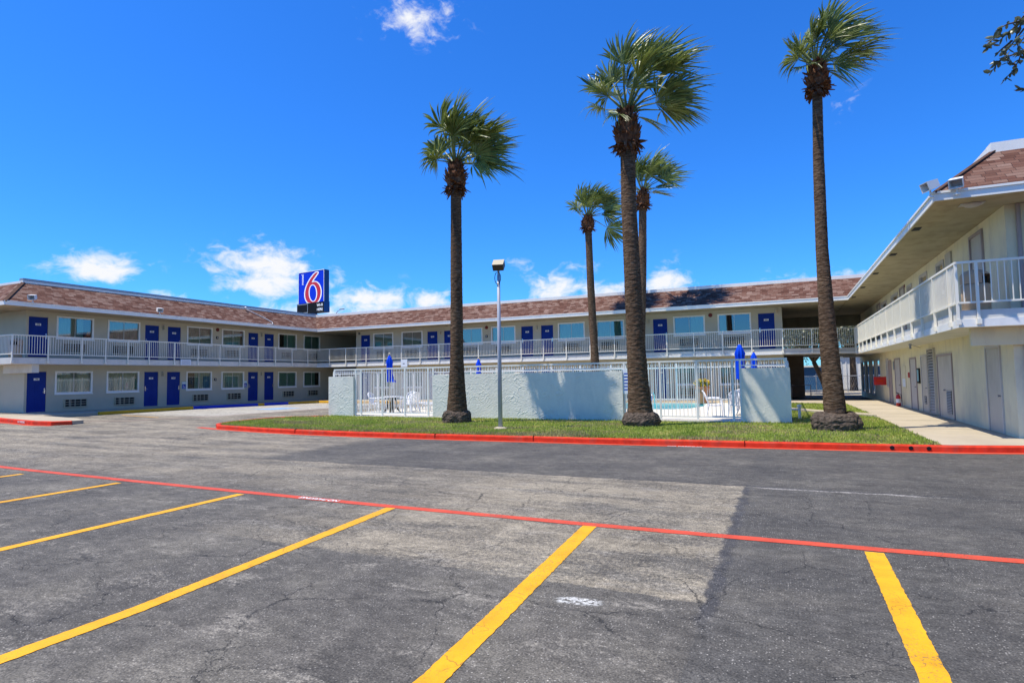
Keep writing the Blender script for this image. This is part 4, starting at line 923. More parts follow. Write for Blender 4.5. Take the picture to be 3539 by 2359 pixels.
def lounger():
    r = thing('sun_lounger', 'x', 'lounger', (0, 0, 0), 'white loungers behind the left fence')
    m = MB(); m.box(-.95, .45, -.30, -.26, .30, .35); m.box(-.95, .45, .26, .30, .30, .35)
    for i in range(12): m.box(-.93+i*.115, -.85+i*.115, -.26, .26, .32, .345)
    link('bed', m.mesh('bed', 'plastic_white'), r)
    m = MB(); m.bar((.45, -.28, .33), (.98, -.28, .72), .04, .05); m.bar((.45, .28, .33), (.98, .28, .72), .04, .05)
    for i in range(6): t = (i+.5)/6; m.box(.45+.53*t-.035, .45+.53*t+.035, -.26, .26, .335+.39*t-.012, .335+.39*t+.012)
    link('backrest', m.mesh('backrest', 'plastic_white'), r)
    for sx, sy in ((-.8, -1), (-.8, 1), (.4, -1), (.4, 1)): link('leg', MB().tube([(sx, sy*.28, .30), (sx+.03, sy*.28, 0)], .025, 8).mesh('leg', 'plastic_white'), r)
    return r
l0 = lounger()
for i, (x, y, rz, lab) in enumerate([(-14.6, 24.2, .2, 'white slatted lounger nearest the front fence, beside the dark-legged table'), (-16.0, 25.6, .15, 'white slatted lounger further back, seen behind the table'), (-14.0, 26.4, .1, 'white slatted lounger furthest right, close to the long stucco wall')]):
    c = l0 if i == 0 else copy_tree(l0); c.location = (x, y, PZ); c.rotation_euler = (0, 0, rz); c['label'] = lab
pt = thing('flower_pot', 'terracotta planter of yellow flowers standing by the far pool fence', 'planter', (-3.95, 32.55, PZ))
link('pot', MB().lathe([(.0, 0), (.23, 0), (.33, .74), (.37, .75), (.38, .86), (.34, .87), (.31, .80), (0, .80)], n=24).mesh('pot', 'terracotta'), pt)
def leaf_cloud(n, rx, ry, rz, cz, size, seed, mats=1, shell=.5):
    r_ = np.random.default_rng(seed); m = MB()
    for i in range(n):
        d = r_.normal(size=3); d /= np.linalg.norm(d); rad = shell+(1-shell)*r_.random(); p = Vector((d[0]*rx*rad, d[1]*ry*rad, cz+d[2]*rz*rad))
        a = Vector(r_.normal(size=3)).normalized(); b = a.cross(Vector(r_.normal(size=3))).normalized(); s_ = size*r_.uniform(.6, 1.3)
        m.add([p-a*s_, p+b*s_*.45, p+a*s_, p-b*s_*.45], [(0, 1, 2, 3)], 0 if mats == 1 else int(r_.random() < .35))
    return m
link('leaves', leaf_cloud(420, .40, .40, .24, 1.0, .06, 3).mesh('leaves', 'shrub_leaf'), pt)
link('flowers', leaf_cloud(240, .41, .41, .25, 1.04, .05, 4, 1, .9).mesh('flowers', 'flower_yellow'), pt)
# pool ladder rails
pl = MB()
for x in (-5.75, -5.35): pl.tube([(x, 26.4, DZ), (x, 26.45, DZ+.6), (x, 26.7, DZ+.78), (x, 27.1, DZ+.6), (x, 27.15, .05)], .022, 8)
tag(wobj('pool_ladder', pl, 'chrome', None, True), 'pair of chrome hoop handrails at the pool edge behind the second palm', 'handrail')
# boards on the pool fence
def board(name, label, x, y, z, wd, h, mat, bars=None, barmat='access_blue', cat='sign', grp=None, rz=0.0):
    m = MB(); m.box(-wd/2, wd/2, -.012, .012, 0, h, 0)
    for (a, b, c, d) in bars or []: m.box(-wd/2+wd*a, -wd/2+wd*b, -.0145, -.0122, h*c, h*d, 1)
    o = link(name, m.mesh(name, [mat, barmat]), None, (x, y, z), rz); return tag(o, label, cat, grp)
LN = [(.12, .88, .80-.13*i, .85-.13*i) for i in range(6)]
board('notice_sign', 'pale blue rules board on the pool fence beside the second palm trunk', -4.93, FY-.06, 1.05, .40, .85, 'notice_white', LN)
board('notice_sign', 'small white sign with red lettering bars on the far pool fence at left', -17.35, BY-.06, 1.3, .36, .50, 'notice_white', [(.15, .85, .62, .84), (.15, .85, .35, .5), (.15, .7, .15, .25)], 'red_paint')
board('notice_sign', 'white notice on the shaded left balcony edge above the ground-floor doors', RXL+.035, 24.75, 2.75, .68, .34, 'notice_white', [(.08, .92, .78-.22*i, .86-.22*i) for i in range(4)], 'pole_paint', 'sign', 'notices on the balcony edges', math.pi/2)
board('notice_sign', 'white notice on the far balcony edge behind the left blue umbrella', -25.0, RYF-.035, 2.55, .55, .55, 'notice_white', [(.3, .6, .4, .5)], 'ink', 'sign', 'notices on the balcony edges')
board('notice_sign', 'white notice on the far balcony edge just left of the first palm trunk', -20.6, RYF-.035, 2.6, .55, .38, 'notice_white', [(.3, .6, .6, .7)], 'ink', 'sign', 'notices on the balcony edges')
board('red_sign', 'red sign panel projecting from the shaded right-hand ground-floor wall', 4.46, 35.8, .98, .55, .42, 'fire_red', [(.2, .8, .35, .65)], 'kerb_red')
def access_sign(y, lab):
    s_ = thing('accessible_sign', lab, 'sign', (XL+.003, y, 1.28), 'wheelchair symbol signs on the left wing', math.pi/2)
    link('panel', MB().box(-.15, .15, -.012, 0, 0, .48).mesh('panel', 'sign_teal'), s_)
    link('symbol_field', MB().box(-.12, .12, -.0145, -.0122, .03, .30).mesh('symbol_field', 'access_blue'), s_)
    m = MB(); pts = [(.055*math.cos(a)+.0, -.017, .12+.055*math.sin(a)) for a in np.linspace(R(120), R(390), 12)]; m.tube(pts, .009, 6)
    m.tube([(-.02, -.017, .24), (-.015, -.017, .16), (.045, -.017, .155), (.075, -.017, .08)], .011, 6); m.lathe([(0, -.014), (.02, 0), (0, .014)], (-.022, -.017, .268), 10)
    link('symbol', m.mesh('symbol', 'plate_white'), s_); link('lettering_plate', MB().box(-.12, .12, -.0145, -.0122, .34, .44).mesh('lettering_plate', 'notice_white'), s_)
access_sign(25.72, 'small teal wheelchair sign to the right of blue door 144'); access_sign(30.44, 'small teal wheelchair sign to the left of blue door 143')

# ------------------------------------------------------------------ pylon sign
A = Vector((-40.2, 44.54, 0)); Bv = Vector((-43.9, 45.0, 0)); du = (A-Bv).normalized(); wS = (A-Bv).length
sr = thing('pylon_sign', 'tall blue roadside sign with a big red 6 rising behind the roof corner', 'sign', ((A.x+Bv.x)/2, (A.y+Bv.y)/2, 0), None, math.atan2(du.y, du.x))
zb, zt_ = 8.28, 12.45; zm = zb+1.02; hw = wS/2; dp = .62
def sg(name, mb, mats, z0=0): return link(name, mb.mesh(name, mats), sr)
m = MB(); m.box(-hw, hw, .06, dp, zm-.0, zt_); m.box(-hw, -hw+.05, 0, .06, zm, zt_); m.box(hw-.05, hw, 0, .06, zm, zt_); m.box(-hw+.05, hw-.05, 0, .06, zt_-.05, zt_); cab = sg('cabinet', m, 'sign_side')
m = MB().box(-hw+.05, hw-.05, .02, .06, zm, zt_-.05); face = sg('sign_face', m, 'sign_blue')
m = MB(); m.box(-hw, hw, -.012, -.0, zt_-.045, zt_+.005); m.box(hw-.05, hw, -.012, 0, zm, zt_-.0455); m.box(-hw, -hw+.03, -.012, 0, zm, zt_-.0455); sg('edge_trim', m, 'white_metal')
HB = zt_-zm
def fp(px, py):   # sign-face survey units -> local x, z
    top = 285-.112*(px-375); return (-hw+(px-375)/622*wS, zt_-(py-top)/800*HB)
six = [(838, 282), (800, 292), (765, 318), (720, 372), (680, 425), (645, 480), (612, 540), (585, 600), (560, 670), (542, 745), (534, 820), (538, 890), (553, 955), (578, 1008), (612, 1058), (830, 1040), (862, 1003), (890, 950), (910, 890), (921, 820), (921, 745), (908, 672), (885, 612), (850, 562), (810, 530), (770, 521), (735, 525), (697, 542), (722, 490), (752, 445), (790, 390), (825, 340), (848, 306), (849, 288)]
def smooth_poly(p):
    q = []
    n = len(p)
    for i in range(n): a, b = p[i], p[(i+1) % n]; q += [(a[0]*.75+b[0]*.25, a[1]*.75+b[1]*.25), (a[0]*.25+b[0]*.75, a[1]*.25+b[1]*.75)]
    return q
def flat(poly, y0, y1, mat, name, par):
    P2 = [fp(*p) for p in poly]
    from mathutils.geometry import tessellate_polygon
    tri = tessellate_polygon([[Vector((a, b, 0)) for a, b in P2]]); n = len(P2); m = MB()
    m.add([(a, y0, b) for a, b in P2]+[(a, y1, b) for a, b in P2], [tuple(t) for t in tri]+[(i, (i+1) % n, n+(i+1) % n, n+i) for i in range(n)])
    return link(name, m.mesh(name, mat), par)
def offset(p, d):
    n = len(p); o_ = []
    ar = sum(p[i][0]*p[(i+1) % n][1]-p[(i+1) % n][0]*p[i][1] for i in range(n)); sgn = 1 if ar > 0 else -1
    for i in range(n):
        a = Vector(p[i-1]); b = Vector(p[i]); c = Vector(p[(i+1) % n]); t = ((b-a).normalized()+(c-b).normalized()).normalized(); nn = Vector((t.y, -t.x))*sgn
        o_.append((b.x+nn.x*d, min(b.y+nn.y*d, 1085-.085*(b.x-375))))
    return o_
s6 = smooth_poly(six)
def ring(p, d0, d1, y, mat, name, par):
    a = [fp(*q) for q in offset(p, d0)]; b = [fp(*q) for q in offset(p, d1)]; n = len(a); m = MB()
    m.add([(x, y, z) for x, z in a]+[(x, y, z) for x, z in b]+[(x, y+.015, z) for x, z in b], [(i, (i+1) % n, n+(i+1) % n, n+i) for i in range(n)]+[(n+i, n+(i+1) % n, 2*n+(i+1) % n, 2*n+i) for i in range(n)])
    return link(name, m.mesh(name, mat), par)
ring(s6, -3, 20, .001, 'sign_white', 'numeral_outline', face); flat(s6, .004, .0118, 'sign_red', 'numeral', face)
ell = lambda rx, ry: [(730+rx*math.cos(a)+6*math.sin(a), 805+ry*math.sin(a)) for a in np.linspace(0, 2*math.pi, 48, endpoint=False)]
flat(ell(102, 218), -.002, .0035, 'sign_white', 'numeral_outline', face); flat(ell(80, 196), -.008, -.0025, 'sign_blue', 'counter_field', face)
t = link('lettering', text_mesh('motel', .46, 'sign_white', .004, .006), face); x_, z_ = fp(474, 462); t.location = (x_, .012, z_); t.rotation_euler = (math.pi/2, -math.pi/2, 0); t.scale = (1.0, 1.0, 1.0)
m = MB(); m.box(-hw-.18, hw, -.03, dp+.02, zb, zm-.004); pn = sg('message_panel', m, 'sign_black')
m = MB(); a0, a1 = -hw-.12, -hw+wS*.385; m.box(a0, a1, -.045, -.0305, zm-.12, zm-.06); m.box(a1-.05, a1, -.045, -.0305, zb+.12, zm-.1205); m.box(a0, a1, -.045, -.0305, zb+.06, zb+.1195); link('panel_trim', m.mesh('panel_trim', 'metal_grey'), pn)
m = MB().box(hw+.002, hw+.03, -.02, dp+.04, zb+.02, zm+.05); link('side_cover', m.mesh('side_cover', 'sign_side'), pn)
for txt, dz in (('WI-FI', .70), ('HERE', .28)):
    t = link('lettering', text_mesh(txt, .36, 'sign_white', .003, .005), pn); t.location = (hw*.70, -.036, zb+dz); t.rotation_euler = (math.pi/2, 0, 0)
sg('post', MB().box(-.30, .30, .10, .52, 0, zb-.003), 'sign_side')
# far street lamp
sl_ = thing('street_lamp', 'thin curved street lamp far off, just above the roof right of the pylon sign', 'street lamp', (-65.6, 75, 0))
link('pole', MB().tube([(0, 0, 0), (0, 0, 11.0), (.15, 0, 12.0), (.7, 0, 12.7), (1.3, 0, 12.95)], [.12, .08, .07, .06, .05], 8).mesh('pole', 'metal_grey'), sl_); link('lamp_head', MB().box(1.2, 2.0, -.15, .15, 12.9, 13.06).mesh('lamp_head', 'metal_grey'), sl_)

# ------------------------------------------------------------------ pole light and floodlights
px, py = -7.93, 16.45; pz = lawn_z(px, py)
lp = thing('lamp_post', 'slim grey lamp post with a boxy floodlight head standing on the lawn', 'lamp post', (px, py, pz))
link('footing', MB().lathe([(.0, -.05), (.23, -.05), (.20, .03), (.12, .06), (0, .06)], n=18).mesh('footing', 'concrete'), lp)
link('pole', MB().tube([(0, 0, .05), (0, 0, 2.5), (0.01, 0, 4.72)], [.068, .058, .045], 16).mesh('pole', 'pole_paint', True), lp)
link('bracket', MB().tube([(0.01, 0, 4.72), (.01, 0, 4.86)], .035, 10).mesh('bracket', 'metal_grey'), lp)
link('cable', MB().tube([(.01+.10*math.sin(a), -.06, 4.62+.19*math.cos(a)) for a in np.linspace(.25, 2*math.pi-.25, 20)], .011, 6).mesh('cable', 'dark'), lp)
Mh = Matrix.Translation((.02, 0, 5.02)) @ Matrix.Rotation(R(14), 4, 'Z') @ Matrix.Rotation(R(38), 4, 'X')
m = MB(); m.box(-.17, .17, -.16, .16, -.10, .10); m.xform(Mh); hd = link('lamp_head', m.mesh('lamp_head', 'shaded_brown_metal'), lp)
m = MB(); m.box(-.172, .172, -.162, .162, .1005, .115); m.xform(Mh); link('sunlit_top', m.mesh('sunlit_top', 'cream_metal'), hd)  # sunlit top of the head, painted in as a cream plate
m = MB(); m.box(-.15, .15, -.14, .14, -.115, -.1005); m.xform(Mh); link('lens', m.mesh('lens', 'metal_grey'), hd)
def flood(loc, rz, tilt, size, lab):
    f = thing('floodlight', lab, 'floodlight', loc, 'floodlights on the eaves')
    Mx = Matrix.Rotation(rz, 4, 'Z') @ Matrix.Rotation(tilt, 4, 'X'); s_ = size
    m = MB(); a, b, dpt = s_*.5, s_*.38, s_*.95
    V = [(-a, -dpt/2, -b), (a, -dpt/2, -b), (a, -dpt/2, b), (-a, -dpt/2, b), (-a*.85, dpt/2, -b*.8), (a*.85, dpt/2, -b*.8), (a*.85, dpt/2, b*.9), (-a*.85, dpt/2, b*.9)]
    i_ = [(x*.86, -dpt/2, z*.86) for x, y, z in V[:4]]; k = [(x*.75, dpt*.2, z*.75) for x, y, z in V[:4]]
    m.add(V+i_+k, [(4, 5, 6, 7), (0, 4, 7, 3), (1, 2, 6, 5), (3, 7, 6, 2), (0, 1, 5, 4), (0, 1, 9, 8), (1, 2, 10, 9), (2, 3, 11, 10), (3, 0, 8, 11), (8, 9, 13, 12), (9, 10, 14, 13), (10, 11, 15, 14), (11, 8, 12, 15)])
    m.xform(Matrix.Translation((0, 0, s_*.62)) @ Mx); link('housing', m.mesh('housing', 'white_metal'), f)
    m = MB().add(k, [(0, 1, 2, 3)]); m.xform(Matrix.Translation((0, -.004, s_*.62)) @ Mx); link('reflector', m.mesh('reflector', 'metal_grey'), f)
    m = MB().tube([(0, 0, s_*.3), (0, 0, .02), (.0, .03, -.06)], s_*.07, 8); m.lathe([(0, -.1), (s_*.2, -.1), (s_*.2, -.06), (0, -.05)], (0, 0, 0), 12); link('bracket', m.mesh('bracket', 'white_metal'), f)
flood((3.10, 15.66, 5.60), R(-68), R(18), .27, 'white box floodlight on the right roof corner, aimed left')
flood((3.58, 15.66, 5.60), R(-20), R(24), .27, 'white box floodlight on the right roof edge, aimed at the car park')
flood((-32.70, 16.3, 5.72), R(40), R(15), .30, 'white floodlight on the left wing eave nearest its outer roof corner')
flood((-32.70, 22.7, 5.72), R(75), R(15), .30, 'white floodlight on the left wing eave above door 255')

# ------------------------------------------------------------------ litter bins, extinguisher, tap
def bin_(loc, rz, lab):
    b = thing('litter_bin', lab, 'bin', loc, 'tan bins on the balcony corners', rz)
    link('body', MB().lathe([(0, 0), (.24, 0), (.27, .02), (.27, .60), (.25, .62), (0, .62)], n=24).mesh('body', 'trash_tan', True), b)
    m = MB(); n = 24; prof = [(.28, .62), (.28, .80)]+[(.28*math.cos(t), .80+.16*math.sin(t)) for t in np.linspace(.15, math.pi/2, 7)]
    V = [(r*math.cos(2*math.pi*k/n), r*math.sin(2*math.pi*k/n), z) for r, z in prof for k in range(n)]
    F = [(i*n+k, i*n+(k+1) % n, (i+1)*n+(k+1) % n, (i+1)*n+k) for i in range(len(prof)-1) for k in range(n) if not (i < 2 and k % 12 in (7, 8, 9, 10))]
    m.add(V, F); link('hood', m.mesh('hood', 'trash_tan', True), b)
    link('dark_opening', MB().lathe([(0, .63), (.22, .63), (.22, .78), (0, .78)], n=16).mesh('dark_opening', 'dark'), b)  # dark drum added to paint the shade inside the hood opening
bin_((4.05, 16.72, FL-.03), 0, 'tan domed litter bin behind the railing at the right balcony corner'); bin_((-33.9, 16.25, FL-.03), 0, 'brown domed litter bin behind the railing at the left balcony corner')
ex = thing('fire_extinguisher', 'red fire extinguisher standing against the right-hand ground-floor wall', 'extinguisher', (4.52, 31.0, .141))
link('cylinder', MB().lathe([(0, 0), (.085, 0), (.09, .02), (.09, .42), (.05, .50), (.03, .52), (0, .52)], n=18).mesh('cylinder', 'fire_red', True), ex)
m = MB().tube([(0, 0, .52), (0, 0, .58), (-.08, 0, .60)], .02, 8); m.tube([(.02, 0, .56), (.12, 0, .5), (.13, 0, .2)], .012, 6); link('valve', m.mesh('valve', 'dark'), ex); link('label_plate', MB().lathe([(.0915, .15), (.0915, .32)], n=18).mesh('label_plate', 'plate_white'), ex)
tp = MB().tube([(.42, 22.6, .1), (.42, 22.6, .52)], .05, 10); tp.tube([(.42, 22.6, .44), (.15, 22.6, .44)], .03, 8); tp.lathe([(0, .52), (.075, .52), (.075, .60), (0, .61)], (.42, 22.6, 0), 12)
tag(wobj('pipe_stub', tp, 'fence_paint'), 'short white pipe stub on the grass right of the stucco panel', 'pipe')

# ------------------------------------------------------------------ palms
RV = Vector((.910, .415, 0)); TV = Vector((.415, -.910, 0)); UV_ = Vector((0, 0, 1))
def frond(o, ang, depth, pet, bl, seed, face=.6, droop=.25, wind=.8, sp=None):
    rr = random.Random(seed); pet = pet*rr.uniform(.66, 1.04); bl = bl*rr.uniform(1.22, 1.42); droop = droop*.62; sp = sp or (rr.uniform(50, 80) if 20 < ang < 125 else rr.uniform(60, 105)); a = R(ang); d = (RV*math.cos(a)+UV_*math.sin(a)+TV*depth).normalized()
    m = MB(); e = o+d*pet-UV_*pet*pet*.05+RV*.06*pet; mid = o+d*pet*.5+UV_*.02
    m.tube([o+d*.05, mid, e], [.045, .026, .015], 6, 1)
    A = (d*1.0+RV*.22*wind+UV_*.10+Vector((rr.uniform(-.12, .12), rr.uniform(-.12, .12), rr.uniform(-.12, .12)))).normalized()
    n = (TV*face*rr.uniform(-.6, 1.3)+UV_*(.55 if ang < 70 or ang > 110 else .2)+Vector((rr.uniform(-.8, .8), rr.uniform(-.8, .8), rr.uniform(-.5, .5)))).normalized(); n = (n-A*n.dot(A)).normalized(); Sd = A.cross(n)
    NS = int(16+sp*.2); dt = R(2*sp)/(NS-1); split = rr.uniform(.46, .6); torn = [rr.random() < .10 for _ in range(NS)]
    for i in range(NS):
        t = -R(sp)+dt*i; tt = t*(1+.12*math.sin(i*1.9+seed)); dr = A*math.cos(tt)+Sd*math.sin(tt); pr = -A*math.sin(tt)+Sd*math.cos(tt)
        Ls = bl*(.70+.30*math.cos(t*.9))*rr.uniform(.78, 1.10)*(.72 if torn[i] else 1); jit = rr.uniform(-.14, .14); dj = rr.uniform(.4, 1.7); wj = rr.uniform(.6, 1.5); V = []; ss = (.03, .25, split, .68, .78, .89, 1.0)
        for s_ in ss:
            w_ = s_*Ls*dt*.74 if s_ <= split else split*Ls*dt*.74*max(0.02, (1-(s_-split)/(1-split)))**.8
            bend = s_**2.2; p = e+dr*Ls*s_+n*(.22*abs(math.sin(t))-.05)*Ls*s_+RV*wind*wj*.30*Ls*bend-UV_*droop*dj*Ls*s_**3+pr*jit*Ls*bend
            V += [p-pr*w_, p+n*w_*.6*(1 if i % 2 else -1), p+pr*w_]
        m.add(V, [q for k in range(len(ss)-1) for q in ((3*k, 3*k+1, 3*k+4, 3*k+3), (3*k+1, 3*k+2, 3*k+5, 3*k+4))])
    return m
def palm(label, path, root, boot, fronds, seed, scale=1.0, fs=1.0):
    bx, by, bz = path[0][:3]; root_r, root_h = root
    t = thing('fan_palm', label, 'palm tree', (bx, by, bz), 'fan palms in the courtyard'); rr = random.Random(seed); B = Vector((bx, by, bz))
    zs = [p[2] for p in path]; n = 26; H = zs[-1]-zs[0]; nr = int(H/.035); V = []; m = MB(); ph = 0
    for i in range(nr+1):
        z = zs[0]+H*i/nr; x = np.interp(z, zs, [p[0] for p in path]); y = np.interp(z, zs, [p[1] for p in path]); r = np.interp(z, zs, [p[3] for p in path])
        ph += .035/rr.uniform(.10, .20); rg = (ph % 1)
        for k in range(n):
            a = 2*math.pi*k/n; q = Vector((math.cos(a)*1.6, math.sin(a)*1.6, z*1.2+seed*9)); w_ = mnoise.noise(q)
            rg2 = (ph+w_*.7) % 1; rad = r*(1+.030*(1-rg2)**2-.012+.05*mnoise.noise(Vector((math.cos(a)*.8, math.sin(a)*.8, z*.5+seed*3)))+.028*mnoise.noise(q*6))
            V.append((x-bx+rad*math.cos(a), y-by+rad*math.sin(a), z-bz))
    m.add(V, [(i*n+k, i*n+(k+1) % n, (i+1)*n+(k+1) % n, (i+1)*n+k) for i in range(nr) for k in range(n)])
    link('trunk', m.mesh('trunk', 'palm_trunk'), t)
    if root_r:
        m = MB(); V = []; n = 56; prof = [(.97, -.10), (1.0, .1), (1.03, .35), (.99, .62), (.90, .84), (.74, 1.0), (.60, 1.02)]
        fine = [(np.interp(u, np.linspace(0, 1, len(prof)), [p[0] for p in prof]), np.interp(u, np.linspace(0, 1, len(prof)), [p[1] for p in prof])) for u in np.linspace(0, 1, 22)]
        for r, z in fine:
            for k in range(n):
                a = 2*math.pi*k/n; q = Vector((math.cos(a)*2.2, math.sin(a)*2.2, z*1.6+seed)); rad = root_r*r*(1+.09*mnoise.noise(q)+.06*mnoise.noise(q*3.1)+.05*mnoise.noise(q*8)); V.append((rad*math.cos(a), rad*math.sin(a), z*root_h*(1+.12*mnoise.noise(q*1.2))))
        m.add(V, [(i*n+k, i*n+(k+1) % n, (i+1)*n+(k+1) % n, (i+1)*n+k) for i in range(21) for k in range(n)]); link('root_base', m.mesh('root_base', 'palm_root'), t)
    # skirt of old leaf bases
    bz0, bz1, brad = boot; top = Vector(path[-1][:3]); low = Vector((np.interp(bz0, zs, [p[0] for p in path]), np.interp(bz0, zs, [p[1] for p in path]), bz0)); hi = Vector((top.x, top.y, bz1))
    m = MB(); tr = path[-1][3]; prof = [(tr*1.0, 0), (brad*.72, .12), (brad*.88, .3), (brad*.82, .55), (brad*.55, .8), (brad*.34, 1.0), (0.02, 1.02)]; n = 20; V = []
    for r, u in prof:
        c = low.lerp(hi, u)-B
        V += [(c.x+r*math.cos(2*math.pi*k/n)*rr.uniform(.9, 1.08), c.y+r*math.sin(2*math.pi*k/n)*rr.uniform(.9, 1.08), c.z) for k in range(n)]
    m.add(V, [(i*n+k, i*n+(k+1) % n, (i+1)*n+(k+1) % n, (i+1)*n+k) for i in range(len(prof)-1) for k in range(n)])
    for i in range(280):
        u = rr.random()**1.2*.95; a = rr.uniform(0, 6.283); r = np.interp(u, [p[1] for p in prof], [p[0] for p in prof]); c = low.lerp(hi, u)-B
        od = Vector((math.cos(a), math.sin(a), 0)); sd = Vector((-math.sin(a), math.cos(a), 0)); p = c+od*r*.9
        ln = rr.uniform(.10, .26)*scale*(1.4 if u < .25 else 1); upv = rr.uniform(.2, 2.2) if u > .25 else rr.uniform(-1.3, .1); d = (od*rr.uniform(.35, .9)+UV_*upv).normalized(); w_ = rr.uniform(.035, .075)*scale
        q = p+d*ln+sd*rr.uniform(-.03, .03); md = p+d*ln*.5+od*.01
        m.add([p-sd*w_, p+sd*w_, md+sd*w_*.9+od*.012, md-sd*w_*.9+od*.012, q+sd*w_*.45, q-sd*w_*.45, p-sd*w_*.8-UV_*.02, p+sd*w_*.8-UV_*.02], [(0, 1, 2, 3), (3, 2, 4, 5), (6, 7, 4, 5), (0, 3, 5, 6), (1, 7, 4, 2)])
    link('leaf_base_skirt', m.mesh('leaf_base_skirt', 'palm_boot'), t)
    extra = [(rr.uniform(35, 125), rr.choice((-1, 1))*rr.uniform(.3, 1.0), fronds[5][2]*rr.uniform(.45, .9), fronds[5][3]*.9) for _ in range(5)]
    for i, (ang, dep, pet, bl, *o_) in enumerate(fronds+extra):
        kw = o_[0] if o_ else {}; pet *= fs; bl *= fs
        m = frond(hi-B-UV_*.1+RV*math.cos(R(ang))*.06+TV*dep*.06, ang, dep, pet, bl, seed*100+i, **kw); link('frond', m.mesh('frond', ['palm_leaf', 'petiole']), t)
    return t
k1 = [(150, .2, .95, .85, dict(droop=.5)), (172, .3, .75, .8, dict(droop=.6)), (125, -.4, 1.25, .95), (112, .5, 1.35, 1.05), (102, -.2, 1.55, 1.1), (92, .4, 1.5, 1.1), (84, -.5, 1.5, 1.1), (76, .3, 1.45, 1.1), (70, -.1, 1.55, 1.05), (60, .6, 1.25, 1.0), (55, -.3, 1.35, 1.05), (44, .3, 1.3, 1.05), (36, -.5, 1.2, 1.0), (28, .2, 1.25, 1.0), (16, .5, 1.0, .95, dict(droop=.4)), (6, -.2, .95, .95, dict(droop=.5)), (-8, .3, .6, .85, dict(droop=.5)), (140, -.7, 1.0, .9), (95, .9, 1.1, 1.0), (65, -.9, 1.1, 1.0)]
palm('dark fan palm left of the lamp post, with a dark trunk and swollen fringed base', [(-10.62, 18.5, .14, .42), (-10.61, 18.48, .5, .375), (-10.58, 18.45, 1.3, .30), (-10.55, 18.4, 2.4, .235), (-10.5, 18.35, 4.5, .215), (-10.46, 18.3, 7.0, .20), (-10.42, 18.25, 8.7, .19)], (.50, .42), (8.35, 9.45, .40), k1, 1, 1.0, .97)
k2 = [(148, .4, 1.15, .85, dict(droop=.5)), (162, -.3, 1.0, .85, dict(droop=.6)), (132, -.2, 1.35, .9), (118, .4, 1.4, .95), (108, -.3, 1.75, 1.05), (98, .3, 1.8, 1.05), (88, -.4, 1.75, 1.1), (78, .2, 1.75, 1.1), (68, -.3, 1.9, 1.15), (62, .4, 1.8, 1.15), (54, -.1, 1.8, 1.15), (46, .5, 1.6, 1.1), (40, -.4, 1.7, 1.1), (33, .2, 1.7, 1.1), (25, -.2, 1.5, 1.0), (14, .3, 1.2, 1.0, dict(droop=.45)), (0, .2, 1.0, .9, dict(droop=.55)), (-20, -.3, .35, .7, dict(droop=.5)), (200, .2, .3, .65, dict(droop=.5)), (80, .95, 1.2, 1.0), (100, -.95, 1.2, 1.0)]
palm('thickest fan palm, in front of the pool gate, with brown leaf-base collar', [(-4.13, 18.65, .14, .46), (-4.14, 18.65, .5, .40), (-4.17, 18.64, 1.3, .34), (-4.21, 18.62, 2.6, .285), (-4.24, 18.6, 4.5, .265), (-4.3, 18.6, 7.2, .235), (-4.28, 18.6, 9.2, .235)], (.56, .40), (8.85, 10.25, .44), k2, 2, 1.0, 1.0)
k3 = [(150, .4, .75, .75, dict(droop=.35)), (138, -.2, .9, .75), (165, .2, .6, .65, dict(droop=.5)), (190, .3, .35, .6, dict(droop=.5)), (112, -.3, 1.0, .8), (98, .45, 1.15, .9), (90, -.3, 1.3, .95), (80, .3, 1.25, .95), (70, -.3, 1.3, .95), (60, .4, 1.15, .95), (50, -.2, 1.2, .95), (42, .4, 1.05, .9), (32, -.4, 1.1, .9), (20, .2, 1.0, .9, dict(droop=.35)), (8, -.1, .95, .95, dict(droop=.3)), (-8, .4, .5, .75, dict(droop=.4)), (-25, -.2, .4, .6, dict(droop=.4)), (85, .9, .9, .9), (100, -.9, 1.0, .9)]
palm('tall slender fan palm at right with a huge rounded root ball', [(1.20, 18.0, .16, .33), (1.19, 18.0, .6, .275), (1.16, 18.0, 1.3, .245), (1.11, 18.0, 2.6, .215), (1.09, 18.0, 3.6, .185), (1.06, 18.0, 5.0, .16), (1.08, 18.0, 7.5, .135), (1.13, 18.0, 9.6, .13)], (.60, .46), (9.35, 10.2, .30), k3, 3, .85, .86)
k4 = [(155, .3, .7, .8, dict(droop=.5)), (130, -.3, 1.1, .9), (115, .4, 1.3, 1.0), (104, -.2, 1.4, 1.0), (95, .3, 1.45, 1.05), (86, -.4, 1.4, 1.05), (75, .2, 1.35, 1.0), (64, -.3, 1.3, 1.0), (52, .3, 1.2, 1.0), (42, -.2, 1.3, 1.0), (30, .4, 1.2, .95), (20, -.1, 1.3, 1.0), (8, .2, .9, .95), (-28, -.1, 1.2, 1.1, dict(droop=.35))]
palm('smallest far fan palm with one frond hanging right, before the far balcony', [(-10.2, 34.4, .14, .36), (-10.23, 34.4, 1.5, .28), (-10.28, 34.4, 3.5, .235), (-10.4, 34.4, 7, .22), (-10.48, 34.4, 10.9, .20)], (0, 0), (10.5, 11.4, .42), k4, 4)
k5 = [(160, .2, .8, .9, dict(droop=.5)), (135, -.3, 1.2, 1.0), (120, .4, 1.4, 1.05), (108, -.2, 1.5, 1.1), (98, .4, 1.5, 1.1), (90, -.3, 1.55, 1.1), (78, .3, 1.5, 1.1), (68, -.3, 1.5, 1.1), (56, .3, 1.4, 1.1), (46, -.2, 1.4, 1.1), (34, .4, 1.3, 1.1), (25, -.3, 1.3, 1.1), (12, .2, 1.0, 1.0), (-10, .1, .7, .9), (175, -.3, .6, .9)]
